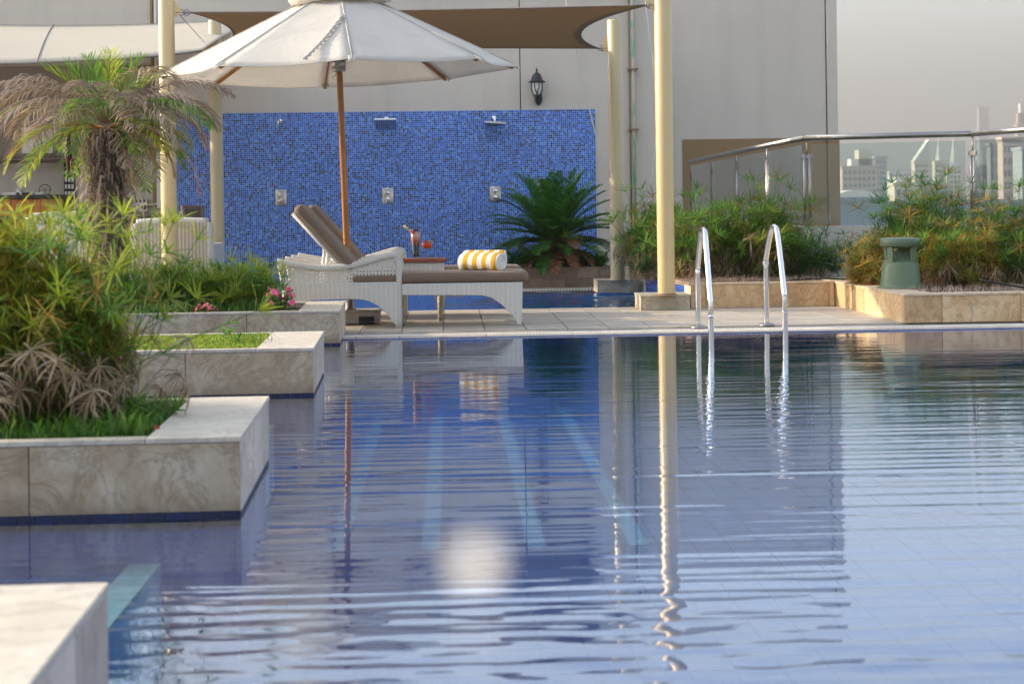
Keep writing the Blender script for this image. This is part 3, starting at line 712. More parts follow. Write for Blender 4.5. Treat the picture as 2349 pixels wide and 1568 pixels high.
# ------------------------------------------------------------------ brown shade sail
def hyp(p00, p10, p01, p11, sag, nx, ny, bow):
    # four corners; every edge bows inwards
    P_ = []
    for j in range(ny+1):
        v = j/ny
        for i in range(nx+1):
            u = i/nx
            p = (Vector(p00)*(1-u)*(1-v)+Vector(p10)*u*(1-v)+Vector(p01)*(1-u)*v+Vector(p11)*u*v)
            ctr = (Vector(p00)+Vector(p10)+Vector(p01)+Vector(p11))/4
            ex = Vector(p10)-Vector(p00); ey = Vector(p01)-Vector(p00)
            sx = 4*v*(1-v); sy = 4*u*(1-u)
            p = p+ex*(bow[0]*sx*((1-u)**1.5-u**1.5)) + ey*(bow[1]*sy*((1-v)-v))
            p.z -= sag*sx*sy
            P_.append(p)
    return P_
def ptop(c, side, z): return Vector((c.x+side*.1, c.y, z))
zfl = at(430, 30, Y=cFL.y).z; zfr = at(1490, 12, Y=cFR.y).z; zbl = at(470, 116, Y=cBL.y).z; zbr = at(1384, 113, Y=cBR.y).z
kfl, kfr = at(440, 29, Y=cFL.y), at(1484, 12, Y=cFR.y); kbl, kbr = at(478, 114, Y=cBL.y), at(1372, 111, Y=cBR.y)
ss = thing('shade_sail', 'brown mesh shade sail stretched between the four cream posts', 'shade sail', ((kfl+kbr)/2))
o0 = ss.location
nx, ny = 40, 16
pts = [p-o0 for p in hyp(kfl, kfr, kbl, kbr, -.02, nx, ny, (.085, .03))]
b = MB(); b.add(pts, [(j*(nx+1)+i, j*(nx+1)+i+1, (j+1)*(nx+1)+i+1, (j+1)*(nx+1)+i) for j in range(ny) for i in range(nx)])
o = b.build('sail_cloth', M['sail'], ss, smooth=True); sm = o.modifiers.new('thick', 'SOLIDIFY'); sm.thickness = .003
G = lambda i, j: pts[j*(nx+1)+i]
for e in ([G(i, 0) for i in range(nx+1)], [G(i, ny) for i in range(nx+1)], [G(0, j) for j in range(ny+1)], [G(nx, j) for j in range(ny+1)]):
    b = MB(); b.tube(e, .016, 6, flat=.5); b.build('hem', M['sail_hem'], ss, smooth=True)
for k, c, s_ in ((kfl, cFL, 1), (kfr, cFR, -1), (kbl, cBL, -1), (kbr, cBR, 1)):
    s_ = 1 if c.x < k.x else -1
    e = Vector((c.x+s_*.078, c.y, k.z+.0)); b = MB()
    b.tube([k-o0, k.lerp(e, .45)-o0], .014, 6); b.tube([k.lerp(e, .4)-o0, k.lerp(e, .9)-o0], .009, 6)
    for q_ in (.3, .6): 
        cc = k.lerp(e, q_)-o0; b.tube([cc+Vector((.03*math.cos(a_), 0, .03*math.sin(a_))) for a_ in [i*PI/5 for i in range(11)]], .006, 5)
    b.build('turnbuckle', M['steel'], ss, smooth=True)
    t = [p for p in (PFL, PFR, PBL, PBR) if (p.location-Vector((c.x, c.y, 0))).length < .01][0]
    b = MB(); b.prism([(s_*.07, -.006, k.z-.06-0), (s_*.15, -.006, k.z), (s_*.07, -.006, k.z+.16)], (0, .012, 0)); b.build('lug_plate', M['pole'], t)

# ------------------------------------------------------------------ cream awning on the left
aw = thing('awning', 'large cream tensioned awning over the bar at the upper left', 'awning', at(240, 100, Y=19.5))
o0 = aw.location.copy()
top = [at(-260, 50, Y=21.0), at(0, 57, Y=21.0), at(180, 58, Y=21.0), at(350, 55, Y=21.0), at(515, 48, Y=21.0), at(575, 62, Y=21.0)]
bot = [at(-260, 143, Y=18.2), at(0, 147, Y=18.2), at(125, 143, Y=18.3), at(300, 134, Y=18.4), at(400, 125, Y=18.5), at(463, 117, Y=18.55)]
tp = smoothpath(top, 6); bt_ = smoothpath(bot, 6); n = len(tp); b = MB(); rows = 10; vs = []
for j in range(rows+1):
    v = j/rows
    for i in range(n):
        p = tp[i].lerp(bt_[i], v); p.z += .05*math.sin(PI*v); vs.append(p-o0)
b.add(vs, [(j*n+i, j*n+i+1, (j+1)*n+i+1, (j+1)*n+i) for j in range(rows) for i in range(n-1)])
o = b.build('awning_cloth', M['awning'], aw, smooth=True); sm = o.modifiers.new('thick', 'SOLIDIFY'); sm.thickness = .004
b = MB(); b.tube([p-o0 for p in bt_], .014, 6); b.build('hem', M['sail_hem'], aw, smooth=True)
ii = min(range(n), key=lambda i: abs(tp[i].x-at(118, 60, Y=21).x)); jj = min(range(n), key=lambda i: abs(bt_[i].x-at(75, 143, Y=18.2).x))
b = MB(); sp_ = []
for j in range(rows+1):
    v = j/rows; f_ = ii*(1-v)+jj*v; i = int(f_); fr_ = f_-i; p = vs[j*n+i].lerp(vs[j*n+min(i+1, n-1)], fr_); sp_.append(p+Vector((0, -.008, .004)))
b.tube(sp_, .008, 5); b.build('seam', M['sail_hem'], aw)
b = MB(); e = bot[-1]; f_ = Vector((cBL.x-.08, cBL.y, e.z)); b.tube([e-o0, f_-o0], .012, 6)
for q_ in (.35, .6):
    cc = e.lerp(f_, q_)-o0; b.tube([cc+Vector((.03*math.cos(a_), 0, .028*math.sin(a_))) for a_ in [i*PI/5 for i in range(11)]], .006, 5)
b.build('turnbuckle', M['steel'], aw, smooth=True)
b = MB(); b.tube([at(412, 35, Y=cFL.y+.05), at(478, 108, Y=cBL.y)], .004, 5); tag(b.build('guy_wire', M['steel']), 'thin guy wire slanting between the two left posts', 'wire')

# ================================================================== UMBRELLA
UY = 13.75
ub = Vector((at(806, 600, Y=UY).x, UY, 0))
um = thing('umbrella', 'large white canvas parasol on a leaning wooden pole', 'umbrella', ub)
def ul(px, py, Y): return at(px, py, Y=Y)-ub
ctr = ul(779, 100, UY)
R_ = 1.46; rot = math.radians(8)
pix = [(808, 133), (1107, 133), (1191, 152), (1030, 180), (744, 199), (485, 192), (357, 175), (494, 150)]
cor = []
for k in range(8):
    a_ = -PI/2+rot+k*PI/4; Yk = UY+R_*math.sin(a_); cor.append(ul(pix[k][0], pix[k][1]+1, Yk))
apex = ul(777, -36, UY); pt = ul(778, 150, UY); 
# canopy: eight gores, slightly sagging between the ribs
def canopy(cor, apex, inner, rows, cols, sagz, name, mat, lift=0, scallop=.035, taper=.5):
    b = MB(); vs = []; 
    for k in range(8):
        A, B = cor[k], cor[(k+1) % 8]
        for j in range(rows+1):
            v = inner+(1-inner)*j/rows
            for i in range(cols+1):
                u = i/cols; e = A.lerp(B, u); p = apex.lerp(e, v)
                hump = 4*u*(1-u)
                p = p + (apex-p)*Vector((1, 1, 0)).length*0
                cen = Vector((apex.x, apex.y, p.z)); p = p.lerp(cen, scallop*hump*v*v)
                p.z -= sagz*hump*v*(1-.4*v); p.z += lift*math.sin(PI*v)*.5
                p.z += .006*math.sin(v*21+k*2+u*3)*hump*v
                vs.append(p)
    st = (rows+1)*(cols+1)
    b.add(vs, [(k*st+j*(cols+1)+i, k*st+(j+1)*(cols+1)+i, k*st+(j+1)*(cols+1)+i+1, k*st+j*(cols+1)+i+1) for k in range(8) for j in range(rows) for i in range(cols)])
    o = b.build(name, mat, um, smooth=True); sm = o.modifiers.new('t', 'SOLIDIFY'); sm.thickness = .002; sm.offset = 0; return vs, st
vs, st = canopy(cor, apex, .22, 14, 10, .028, 'canopy', M['canvas'])
# seams and corner pockets
for k in range(8):
    b = MB(); b.tube([apex.lerp(cor[k], v)+Vector((0, 0, .004)) for v in (.24, .5, .75, 1.0)], .005, 5); b.build('seam', M['canvas'], um, smooth=True)
    d = (cor[k]-apex).normalized(); s_ = d.cross(Vector((0, 0, 1))).normalized()
    b = MB(); b.obox(cor[k]-d*.035+Vector((0, 0, -.012)), (d*.04, s_*.028, Vector((0, 0, .012)))); b.build('rib_pocket', M['canvas'], um, bevel=.006)
    hub = pt+Vector((0, 0, .03)); tip = cor[k]-d*.05+Vector((0, 0, -.02)); top_ = apex+Vector((0, 0, -.06))
    q0 = top_.lerp(tip, .06); up = s_.cross(d).normalized()
    b = MB(); m_ = (q0+tip)/2; ax_ = (tip-q0)/2; b.obox(m_-up*.012 if up.z > 0 else m_+up*.012, (ax_, s_*.009, up*.016)); b.build('rib', M['wood_pole'], um, bevel=.002)
    mid = top_.lerp(tip, .47); b = MB(); m_ = (hub+mid)/2; ax_ = (mid-hub)/2; u2 = s_.cross(ax_.normalized()); b.obox(m_, (ax_, s_*.008, u2*.012)); b.build('strut', M['wood_pole'], um, bevel=.002)
# edge hem
for k in range(8):
    b = MB(); rr = [vs[k*st+14*11+i] for i in range(11)]; b.tube(rr, .004, 5); b.build('hem', M['canvas'], um, smooth=True)
# vent cap with a scalloped frill
vc = [apex+(c-apex)*.27+Vector((0, 0, .115)) for c in cor]; va = apex+Vector((0, 0, .13))
b = MB(); n = 64; ring0 = []; ring1 = []
for i in range(n):
    k = i*8/n; k0 = int(k); u = k-k0; p = vc[k0 % 8].lerp(vc[(k0+1) % 8], u); ring0.append(p)
    wv = math.sin(i*2*PI/8); dz = .055+.012*math.sin(i*.9)+.035*abs(math.sin(PI*u)); out = Vector((p.x-apex.x, p.y-apex.y, 0)).normalized()
    ring1.append(p+out*(.012*math.sin(i*1.3)+.02)-Vector((0, 0, dz)))
b.add([va]+ring0+ring1, [(0, i+1, (i+1) % n+1) for i in range(n)]+[(i+1, n+i+1, n+(i+1) % n+1, (i+1) % n+1) for i in range(n)])
o = b.build('vent_cap', M['canvas'], um, smooth=True); sm = o.modifiers.new('t', 'SOLIDIFY'); sm.thickness = .002
# pole, hub, finial
pbot = ul(806, 0, UY)*0; pbot = Vector((ul(803, 735, UY).x, 0, .1)); p6 = ul(797, 600, UY); ptop_ = pt+(pt-p6).normalized()*(apex.z+.12-pt.z)
b = MB(); b.tube([pbot, p6, pt, ptop_], [.029, .028, .026, .022], 20); b.build('pole', M['wood_pole'], um, smooth=True)
hc = ul(777, 150, UY)
b = MB(); b.lathe([(.03, -.055), (.058, -.05), (.062, -.03), (.06, -.028), (.06, .012), (.064, .014), (.064, .03), (.035, .035)], hc, 24); b.build('hub_collar', M['steel'], um, smooth=True)
for k in range(6):
    a_ = k*PI/3; b = MB(); b.box((-.007, -.004, .03), (.007, .004, .09)); o = b.build('hub_bracket', M['steel'], um); o.location = hc+Vector((.042*math.cos(a_), .042*math.sin(a_), 0)); o.rotation_euler = (0, 0, a_+PI/2)
b = MB(); hb = hc+Vector((0, 0, .06)); b.lathe([(.05, .02), (.12, .05), (.15, .075), (.06, .09)], hb, 8); b.build('hub_block', M['wood_pole'], um)
b = MB(); b.tube(smoothpath([hc+Vector((-.01, -.03, -.05)), hc+Vector((-.03, -.035, -.09)), hc+Vector((-.055, -.03, -.1))], 4), .003, 5); b.build('release_wire', M['steel'], um)
# twisted strap lying on the front canopy
sp0 = apex.lerp(cor[0], .48).lerp(apex.lerp(cor[7], .48), .03); A7, B0 = cor[7], cor[0]; sp1 = A7.lerp(B0, .66)
b = MB(); N = 40
for ph in (0, PI):
    P_ = []
    for i in range(N+1):
        u = i/N; p = sp0.lerp(sp1, u)+Vector((0, -.012, .014-.028*math.sin(PI*u)*.6)); a_ = u*2*PI*5.5+ph
        P_.append(p+Vector((.009*math.cos(a_), -.004*math.sin(a_), .009*math.sin(a_))))
    b.tube(P_, .009, 6)
b.build('twisted_strap', M['strap'], um, smooth=True)
# base
tb = thing('concrete_weight', 'speckled concrete umbrella weight with a black handle behind the lounger', 'umbrella base', (ub.x+pbot.x, UY-.02, DZ))
hx = .255; zt = at(850, 713, Y=UY-.2).z-DZ
b = MB(); b.box((-hx, -.22, .008), (hx, .22, zt)); b.build('concrete_slab', M['aggregate'], tb, bevel=.012)
b = MB(); b.box((.085, -.226, .012), (.215, -.2, .07)); b.build('handle_recess', M['black_plastic'], tb, bevel=.006)
b = MB(); b.tube([(.09, -.235, .05), (.21, -.235, .05)], .011, 8); b.build('handle', M['black_plastic'], tb, smooth=True)
b = MB(); b.lathe([(.055, zt), (.055, zt+.01), (.036, zt+.02), (.036, zt+.17), (.031, zt+.17), (.031, zt)], n=20); b.build('pole_socket', M['steel'], tb, smooth=True)

# ================================================================== LOUNGERS
def xz(c, r=0):  # crop coordinates to local metres (x along, z up)
    K = .000933; zz = (1130-c[1])*K; xx = (c[0]-100)*K; return (xx, zz+.024*(1-min(1, xx/1.9)))
def make_lounger(label):
    DPT = .62
    t = thing('sun_lounger', label, 'sun lounger', (0, 0, 0), 0, 'white wicker sun loungers with brown cushions')
    rim = smoothpath([(*[xz(q)[0], 0], xz(q)[1]) for q in [(104, 552), (180, 566), (270, 582), (430, 603), (600, 603), (750, 582), (880, 548), (1000, 513), (1080, 497), (1130, 512), (1160, 565), (1168, 640), (1166, 760), (1164, 1122)]], 5)
    hing = smoothpath([(*[xz(q)[0], 0], xz(q)[1]) for q in [(118, 560), (128, 640), (142, 720), (158, 800), (160, 900), (148, 1010), (142, 1120)]], 4)
    for sgn in (0, 1):
        y = 0.0 if sgn == 0 else DPT
        # rolled arm rim, rear post
        R2 = [.028 if i < len(rim)*.62 else .024 for i in range(len(rim))]
        b = MB(); b.tube([p+Vector((-.022 if i > len(rim)*.7 else 0, y+.025, -.02)) for i, p in enumerate(rim)], R2, 12); b.build('arm_rail', M['wicker_fine'], t, smooth=True)
        b = MB(); b.tube([p+Vector((.012, y+.025, 0)) for p in hing], [.028]*len(hing), 10); b.build('rear_post', M['wicker_fine'], t, smooth=True)
        # cane panel with real round holes
        pz0 = .335; b = MB(); cs = .0271; x0p = .085; ncol = 32; rows_ = 7
        def rimz(x):
            for i in range(len(rim)-1):
                if rim[i].x <= x <= rim[i+1].x: return rim[i].z+(rim[i+1].z-rim[i].z)*(x-rim[i].x)/(rim[i+1].x-rim[i].x+1e-9)
            return .5
        yy = y+.025
        for ci in range(ncol):
            xa = x0p+ci*cs; top_z = min(rimz(xa), rimz(xa+cs))-.04
            for ri in range(rows_+3):
                za = pz0+ri*cs; zb = za+cs
                if za > top_z: break
                sq = [(xa, yy, za), (xa+cs, yy, za), (xa+cs, yy, zb), (xa, yy, zb)]
                if zb > top_z+.012: b.add([(xa, yy, za), (xa+cs, yy, za), (xa+cs, yy, min(zb, rimz(xa+cs)-.02)), (xa, yy, min(zb, rimz(xa)-.02))], [(0, 1, 2, 3)]); break
                cx_, cz_ = xa+cs/2, za+cs/2; rr = .0078
                inn = [(cx_+rr*math.cos(a_), yy, cz_+rr*math.sin(a_)) for a_ in [(-135+45*q)*PI/180 for q in range(8)]]
                out = [sq[0], (xa+cs/2, yy, za), sq[1], (xa+cs, yy, za+cs/2), sq[2], (xa+cs/2, yy, zb), sq[3], (xa, yy, za+cs/2)]
                b.add(out+inn, [(q, (q+1) % 8, (q+1) % 8+8, q+8) for q in range(8)])
        o = b.build('cane_panel', M['wicker'], t); sm = o.modifiers.new('t', 'SOLIDIFY'); sm.thickness = .008; sm.offset = 0
        # arm skirt with arched underside
        low = [xz(q) for q in [(700, 892), (820, 897), (880, 910), (960, 950), (1040, 1022), (1080, 1075), (1120, 1130)]]
        pts = [(.05, y+.008, .365), (.05, y+.008, .02), (.085, y+.008, .02), (.10, y+.008, .12), (.16, y+.008, .205), (.24, y+.008, .232)]+[(a_, y+.008, c_) for a_, c_ in low]+[(.988, y+.008, 0.012), (.992, y+.008, .365)]
        pts[-3] = (.952, y+.008, .012)
        b = MB(); b.prism(pts, (0, .034, 0)); b.build('arm_skirt', M['wicker'], t, bevel=.006)
        b = MB(); b.lathe([(.021, 0), (.021, .028), (.016, .03)], (.969, y+.027, 0), 14); b.build('foot', M['plastic_foot'], t, smooth=True)
        b = MB(); b.lathe([(.021, 0), (.021, .028), (.016, .03)], (.07, y+.027, 0), 14); b.build('foot', M['plastic_foot'], t, smooth=True)
        # foot-end skirt
        low = [xz(q) for q in [(1700, 864), (1850, 866), (1900, 876), (1950, 892), (2030, 950), (2100, 1022), (2150, 1090), (2164, 1120)]]
        pts = [(.996, y+.01, .352), (.996, y+.01, .262)]+[(a_, y+.01, c_) for a_, c_ in low]+[xz((2196, 1120))[:1]+(y+.01, xz((2196, 1120))[1]), (1.966, y+.01, .352)]
        b = MB(); b.prism(pts, (0, .034, 0)); b.build('leg_skirt', M['wicker'], t, bevel=.006)
    b = MB(); b.box((.06, .045, .235), (.99, .58, .30)); b.build('seat_frame', M['wicker'], t, bevel=.006)
    b = MB(); b.box((1.0, .02, .285), (1.96, .60, .35)); b.build('leg_rest_frame', M['wicker'], t, bevel=.006)
    lowp = [(y_, z_) for y_, z_ in [(.03, .35), (.03, .262), (.10, .25), (.16, .20), (.20, .262), (.42, .262), (.46, .20), (.52, .25), (.59, .262), (.59, .35)]]
    b = MB(); b.prism([(1.945, y_, z_) for y_, z_ in [(.03, .35), (.03, .27), (.59, .27), (.59, .35)]], (.02, 0, 0)); b.build('end_skirt', M['wicker'], t, bevel=.004)
    b = MB(); b.box((.045, .03, .24), (.06, .59, .36)); b.build('rear_skirt', M['wicker'], t, bevel=.004)
    # seat cushion: soft-edged slab of corduroy
    def cushion(name, L_, D_, Th, x0, z0, mat, ang=0, org=(0, 0, 0)):
        b = MB(); n1, n2 = 30, 10; e = .035; prof = []
        k = 9
        def ins(u, L__, r): # rounded ends
            return u
        vs_, fs_ = [], []
        rows__ = []
        sec = [(-Th/2, -.028), (-Th/2*.72, -.006), (0, 0), (Th/2*.72, -.006), (Th/2, -.028)]
        rings = [(.0, 0)]
        loops = []
        def loop(inset, z):
            P_ = []; rc = .05
            for (cx, cy, a0) in ((L_-inset-rc, D_-inset-rc, 0), (inset+rc, D_-inset-rc, 90), (inset+rc, inset+rc, 180), (L_-inset-rc, inset+rc, 270)):
                for q in range(5):
                    a_ = math.radians(a0+q*22.5); P_.append((cx+rc*math.cos(a_), cy+rc*math.sin(a_), z))
            return P_
        prof = [(.12, -Th/2-.0), (.03, -Th/2), (.010, -Th/2*.8), (0, -Th/2*.35), (0, Th/2*.35), (.010, Th/2*.82), (.03, Th/2), (.12, Th/2+.006)]
        for ins_, z_ in prof: loops.append(loop(ins_, z_))
        n = len(loops[0]); vs_ = [p for l_ in loops for p in l_]
        fs_ = [(j*n+i, j*n+(i+1) % n, (j+1)*n+(i+1) % n, (j+1)*n+i) for j in range(len(loops)-1) for i in range(n)]
        fs_ += [tuple(range(n))[::-1], tuple(range((len(loops)-1)*n, len(loops)*n))]
        b.add(vs_, fs_); o = b.build(name, mat, t, smooth=True)
        for p in o.data.polygons:
            if len(p.vertices) > 4: p.use_smooth = False
        o.rotation_euler = (0, -ang, 0); o.location = org; return o
    cushion('seat_cushion', 1.44, .59, .085, 0, 0, M['cushion'], 0, (.575, .015, .396))
    # backrest: frame and cushion leaning back
    hp = Vector((.575, 0, .435)); tp_ = Vector(((235-100)*.000933+.004, 0, (1130-165)*.000933+.03))
    d = (tp_-hp); Lb = d.length; ang = math.atan2(d.z, -d.x)      # angle above horizontal, leaning to -x
    rt = PI-ang
    # local frame: x up along the back; rotate about Y
    b = MB(); b.tube([(0, .045, 0), (Lb, .045, 0), ], .017, 8)
    fr_parts = [b.build('back_frame_rail', M['wicker_fine'], t, smooth=True)]
    b = MB(); b.tube([(0, .575, 0), (Lb, .575, 0)], .017, 8); fr_parts.append(b.build('back_frame_rail', M['wicker_fine'], t, smooth=True))
    b = MB(); b.box((0, .05, -.012), (Lb, .57, .012)); fr_parts.append(b.build('back_panel', M['wicker'], t, bevel=.005))
    cu_ = cushion('back_cushion', Lb+.02, .59, .085, 0, 0, M['cushion'], 0, (0, .015, 0))
    for o in fr_parts: o.location = hp; o.rotation_euler = (0, -rt, 0)
    dn = d.normalized(); nn = Vector((dn.z, 0, -dn.x))            # towards the sitter (+x side)
    cu_.rotation_euler = (0, -rt, 0); cu_.location = hp+nn*.058+dn*(.0)
    for y_ in (.09, .13, .50):
        s0 = hp+d*.42; b = MB(); b.tube([(s0.x-.01, y_, s0.z-.01), (s0.x-.055, y_, .30)], .013, 8); b.build('back_prop', M['white_paint'], t, smooth=True)
    b = MB(); s0 = hp+d*.42; b.tube([(s0.x-.012, .07, s0.z-.012), (s0.x-.012, .55, s0.z-.012)], .016, 8); b.build('prop_bar', M['white_paint'], t, smooth=True)
    return t
lg = make_lounger('white wicker lounger in front, with the nearer rolled striped towel')
LA = at(1197, 747, z=DZ)                      # its right foot
lg.location = (LA.x-1.955, LA.y-.03, DZ)
lg2 = copy_tree(lg); lg2['label'] = 'second white wicker lounger behind the drinks table, mostly hidden by the front one'
lg2.location = (lg.location.x+.0, lg.location.y+1.15, DZ)
LG = lg.location.copy(); LG2 = lg2.location.copy()

# side table
TY0 = LG.y+.70
tx0 = at(905, 600, Y=TY0).x; tx1 = at(1023, 600, Y=TY0).x; tz = at(960, 594, Y=TY0).z
tb = thing('side_table', 'white wicker side table with red wood top holding two drinks', 'table', ((tx0+tx1)/2, TY0, DZ))
hw = (tx1-tx0)/2; dp = .40; zt = tz-DZ
nb = 4
for k in range(nb):
    b = MB(); y0 = k*dp/nb; b.box((-hw, y0+.001, zt-.03), (hw, y0+dp/nb-.001, zt)); b.build('top_board', M['wood_top'], tb, bevel=.004)
b = MB(); b.box((-hw+.018, .018, zt-.19), (hw-.018, dp-.018, zt-.031)); b.build('apron', M['wicker'], tb, bevel=.006)
for sx in (-1, 1):
    for yy in (.045, dp-.045):
        b = MB(); b.tube([(sx*(hw-.045), yy, zt-.18), (sx*(hw-.045), yy, zt-.34), (sx*(hw-.055), yy, .03)], [.034, .032, .02], 12); b.build('leg', M['wicker_leg'], tb, smooth=True)
        b = MB(); b.lathe([(.02, 0), (.021, .03)], (sx*(hw-.055), yy, 0), 12); b.build('foot', M['plastic_foot'], tb, smooth=True)
# drinks
dy = TY0+.16
hbp = Vector((at(954, 594, Y=dy).x, dy, tz)); K = dy/F
hb_ = thing('highball_glass', 'tall layered pink and blue drink in a highball glass with fruit skewer', 'drink', hbp)
g = lambda px: px*K
r0, r1 = g(9.5), g(12); hgt = g(64)
b = MB(); b.lathe([(.0, 0), (r0, .0), (r0*.95, .012), (r0*.9, .05), (r0*.98, .10), (r1, hgt*.75), (r1, hgt), (r1-.002, hgt), (r1-.003, hgt*.74), (r0*.93, .10), (r0*.86, .05), (r0*.86, .014), (0, .013)], n=28); b.build('glass', M['drinkglass'], hb_, smooth=True)
def liq():
    tt = NT('layered_drink'); v = tt.coord(); sp = tt.n('SeparateXYZ'); tt.l(v, sp.inputs[0]); n = tt.noise(v, 60, 4)
    h = tt.math('ADD', tt.math('DIVIDE', sp.outputs[2], hgt), tt.math('MULTIPLY_ADD', n, .12, -.06))
    tt.l(tt.ramp(h, [(.06, (.015, .05, .11)), (.42, (.02, .07, .12)), (.48, (.10, .02, .05)), (.62, (.38, .12, .09)), (.75, (.62, .30, .25)), (.95, (.72, .46, .40))]), tt.p.inputs['Base Color'])
    tt.p.inputs['Roughness'].default_value = .12; tt.bump(tt.noise(v, 110, 2), .4, .003); return tt.m
b = MB(); b.lathe([(.0, .014), (r0*.84, .015), (r0*.84, .05), (r0*.91, .10), (r1-.004, hgt*.74), (r1-.004, hgt*.93), (0, hgt*.95)], n=24); b.build('drink', liq(), hb_, smooth=True)
berry = simple('dark_berry', (.03, .01, .03), .3); straw = simple('strawberry', (.62, .03, .03), .35); kiwi = simple('green_garnish', (.30, .45, .10), .5); cream = simple('banana_slice', (.80, .62, .32), .6); pinkf = simple('fruit_wedge', (.75, .38, .28), .5)
def ball(mb, c, r, n=10, sq=1.0): mb.lathe([(r*math.sin(PI*i/6), -r*sq*math.cos(PI*i/6)) for i in range(7)], c, n)
b = MB()
for k in range(5): ball(b, (rnd.uniform(-.02, .02), rnd.uniform(-.02, .02), hgt+.004), .011)
b.build('berry', berry, hb_, smooth=True)
b = MB(); A_ = Vector((-.014, -.03, hgt-.02)); B_ = Vector((g(955-926)*-1, -.035, g(593-516))); b.tube([A_, B_], .0015, 5); b.build('skewer', M['wood_top'], hb_)
for u, mt, r in ((.05, straw, .017), (.28, pinkf, .016), (.48, kiwi, .013), (.66, cream, .012), (.82, cream, .014)):
    b = MB(); ball(b, A_.lerp(B_, u), r, 10, .8); b.build('fruit_piece', mt, hb_, smooth=True)
dy2 = TY0+.12
cb = Vector((at(980, 592, Y=dy2).x, dy2, tz)); cp = thing('cocktail_glass', 'orange cocktail in a stemmed coupe glass with berries', 'drink', cb)
rc = g(14.5); hc_ = g(37)
b = MB(); b.lathe([(0, 0), (g(9.5), .0015), (g(9), .004), (.006, .008), (.0035, .016), (.0035, hc_*.5), (.008, hc_*.54), (rc*.7, hc_*.68), (rc*.97, hc_*.86), (rc, hc_), (rc-.0015, hc_), (rc*.93, hc_*.86), (rc*.66, hc_*.7), (.0, hc_*.57)], n=28); b.build('glass', M['drinkglass'], cp, smooth=True)
b = MB(); b.lathe([(.0, hc_*.575), (rc*.64, hc_*.705), (rc*.90, hc_*.865), (rc*.93, hc_*.92), (0, hc_*.925)], n=24); b.build('drink', simple('orange_drink', (.85, .10, .015), .1, var=.05), cp, smooth=True)
for (x_, mt, r) in ((-.028, kiwi, .012), (-.012, straw, .013), (.004, straw, .014), (.02, cream, .012), (.034, kiwi, .012), (-.02, berry, .009), (.03, berry, .008)):
    b = MB(); ball(b, (x_, rnd.uniform(-.015, .01), hc_+.004), r, 10, .8); b.build('fruit_piece', mt, cp, smooth=True)

# rolled towels
def towel(label, c, L_, r, rz):
    t = thing('rolled_towel', label, 'towel', c, rz, 'rolled yellow and white striped towels')
    nst = 8; sw = L_/nst
    def prof(a_):  # squashed roll
        rr = r*(1+.03*math.sin(2*a_)); x = rr*1.12*math.cos(a_); z = rr*.92*math.sin(a_); return x, max(z, -r*.78)+r*.78
    n = 36
    for k in range(nst):
        b = MB(); vs_ = []; m_ = 4
        for j in range(m_+1):
            xx = -L_/2+sw*(k+j/m_); e = min(1, min(xx+L_/2, L_/2-xx)/.014); s_ = .90+.10*math.sqrt(max(0, e)) if e < 1 else 1
            for i in range(n):
                a_ = 2*PI*i/n; y_, z_ = prof(a_); zc = r*.78; wv = 1+.012*math.sin(xx*60+i*.5)
                vs_.append((xx, y_*s_*wv, zc+(z_-zc)*s_*wv))
        b.add(vs_, [(j*n+i, (j+1)*n+i, (j+1)*n+(i+1) % n, j*n+(i+1) % n) for j in range(m_) for i in range(n)])
        b.build('white_stripe' if k % 2 == 0 else 'yellow_stripe', M['towel_white'] if k % 2 == 0 else M['towel_yellow'], t, smooth=True)
    # spiral ends
    for s_ in (-1, 1):
        b = MB(); N = 90; zc = r*.78; P_ = []; 
        for i in range(N+1):
            u = i/N; a_ = u*2*PI*3.6+.6; rr = r*(.12+.80*u); y_ = rr*1.1*math.cos(a_); z_ = max(rr*.92*math.sin(a_), -r*.74); P_.append((s_*(L_/2+.002-.006*(1-u)), y_, zc+z_))
        b.tube(P_, .0075, 8); b.build('rolled_edge', M['towel_white'], t, smooth=True)
        b = MB(); ring = []
        for i in range(n):
            a_ = 2*PI*i/n; y_, z_ = prof(a_); ring.append((s_*(L_/2-.004), y_*.93, zc+(z_-zc)*.93))
        b.add(ring, [tuple(range(n)) if s_ > 0 else tuple(range(n))[::-1]]); b.build('end_fold', M['towel_white'], t)
    return t
cz = LG.z+.396+.0425+.004
ty = LG.y+.27; tx = at(1107, 610, Y=ty).x
towel('yellow and white striped towel rolled up on the front lounger', (tx, ty, cz), .36, .086, math.radians(-33))
ty2 = LG2.y+.16; tx2 = at(1112, 600, Y=ty2).x
towel('striped rolled towel on the back lounger, half hidden behind the front towel', (tx2, ty2, cz), .36, .082, math.radians(-10))
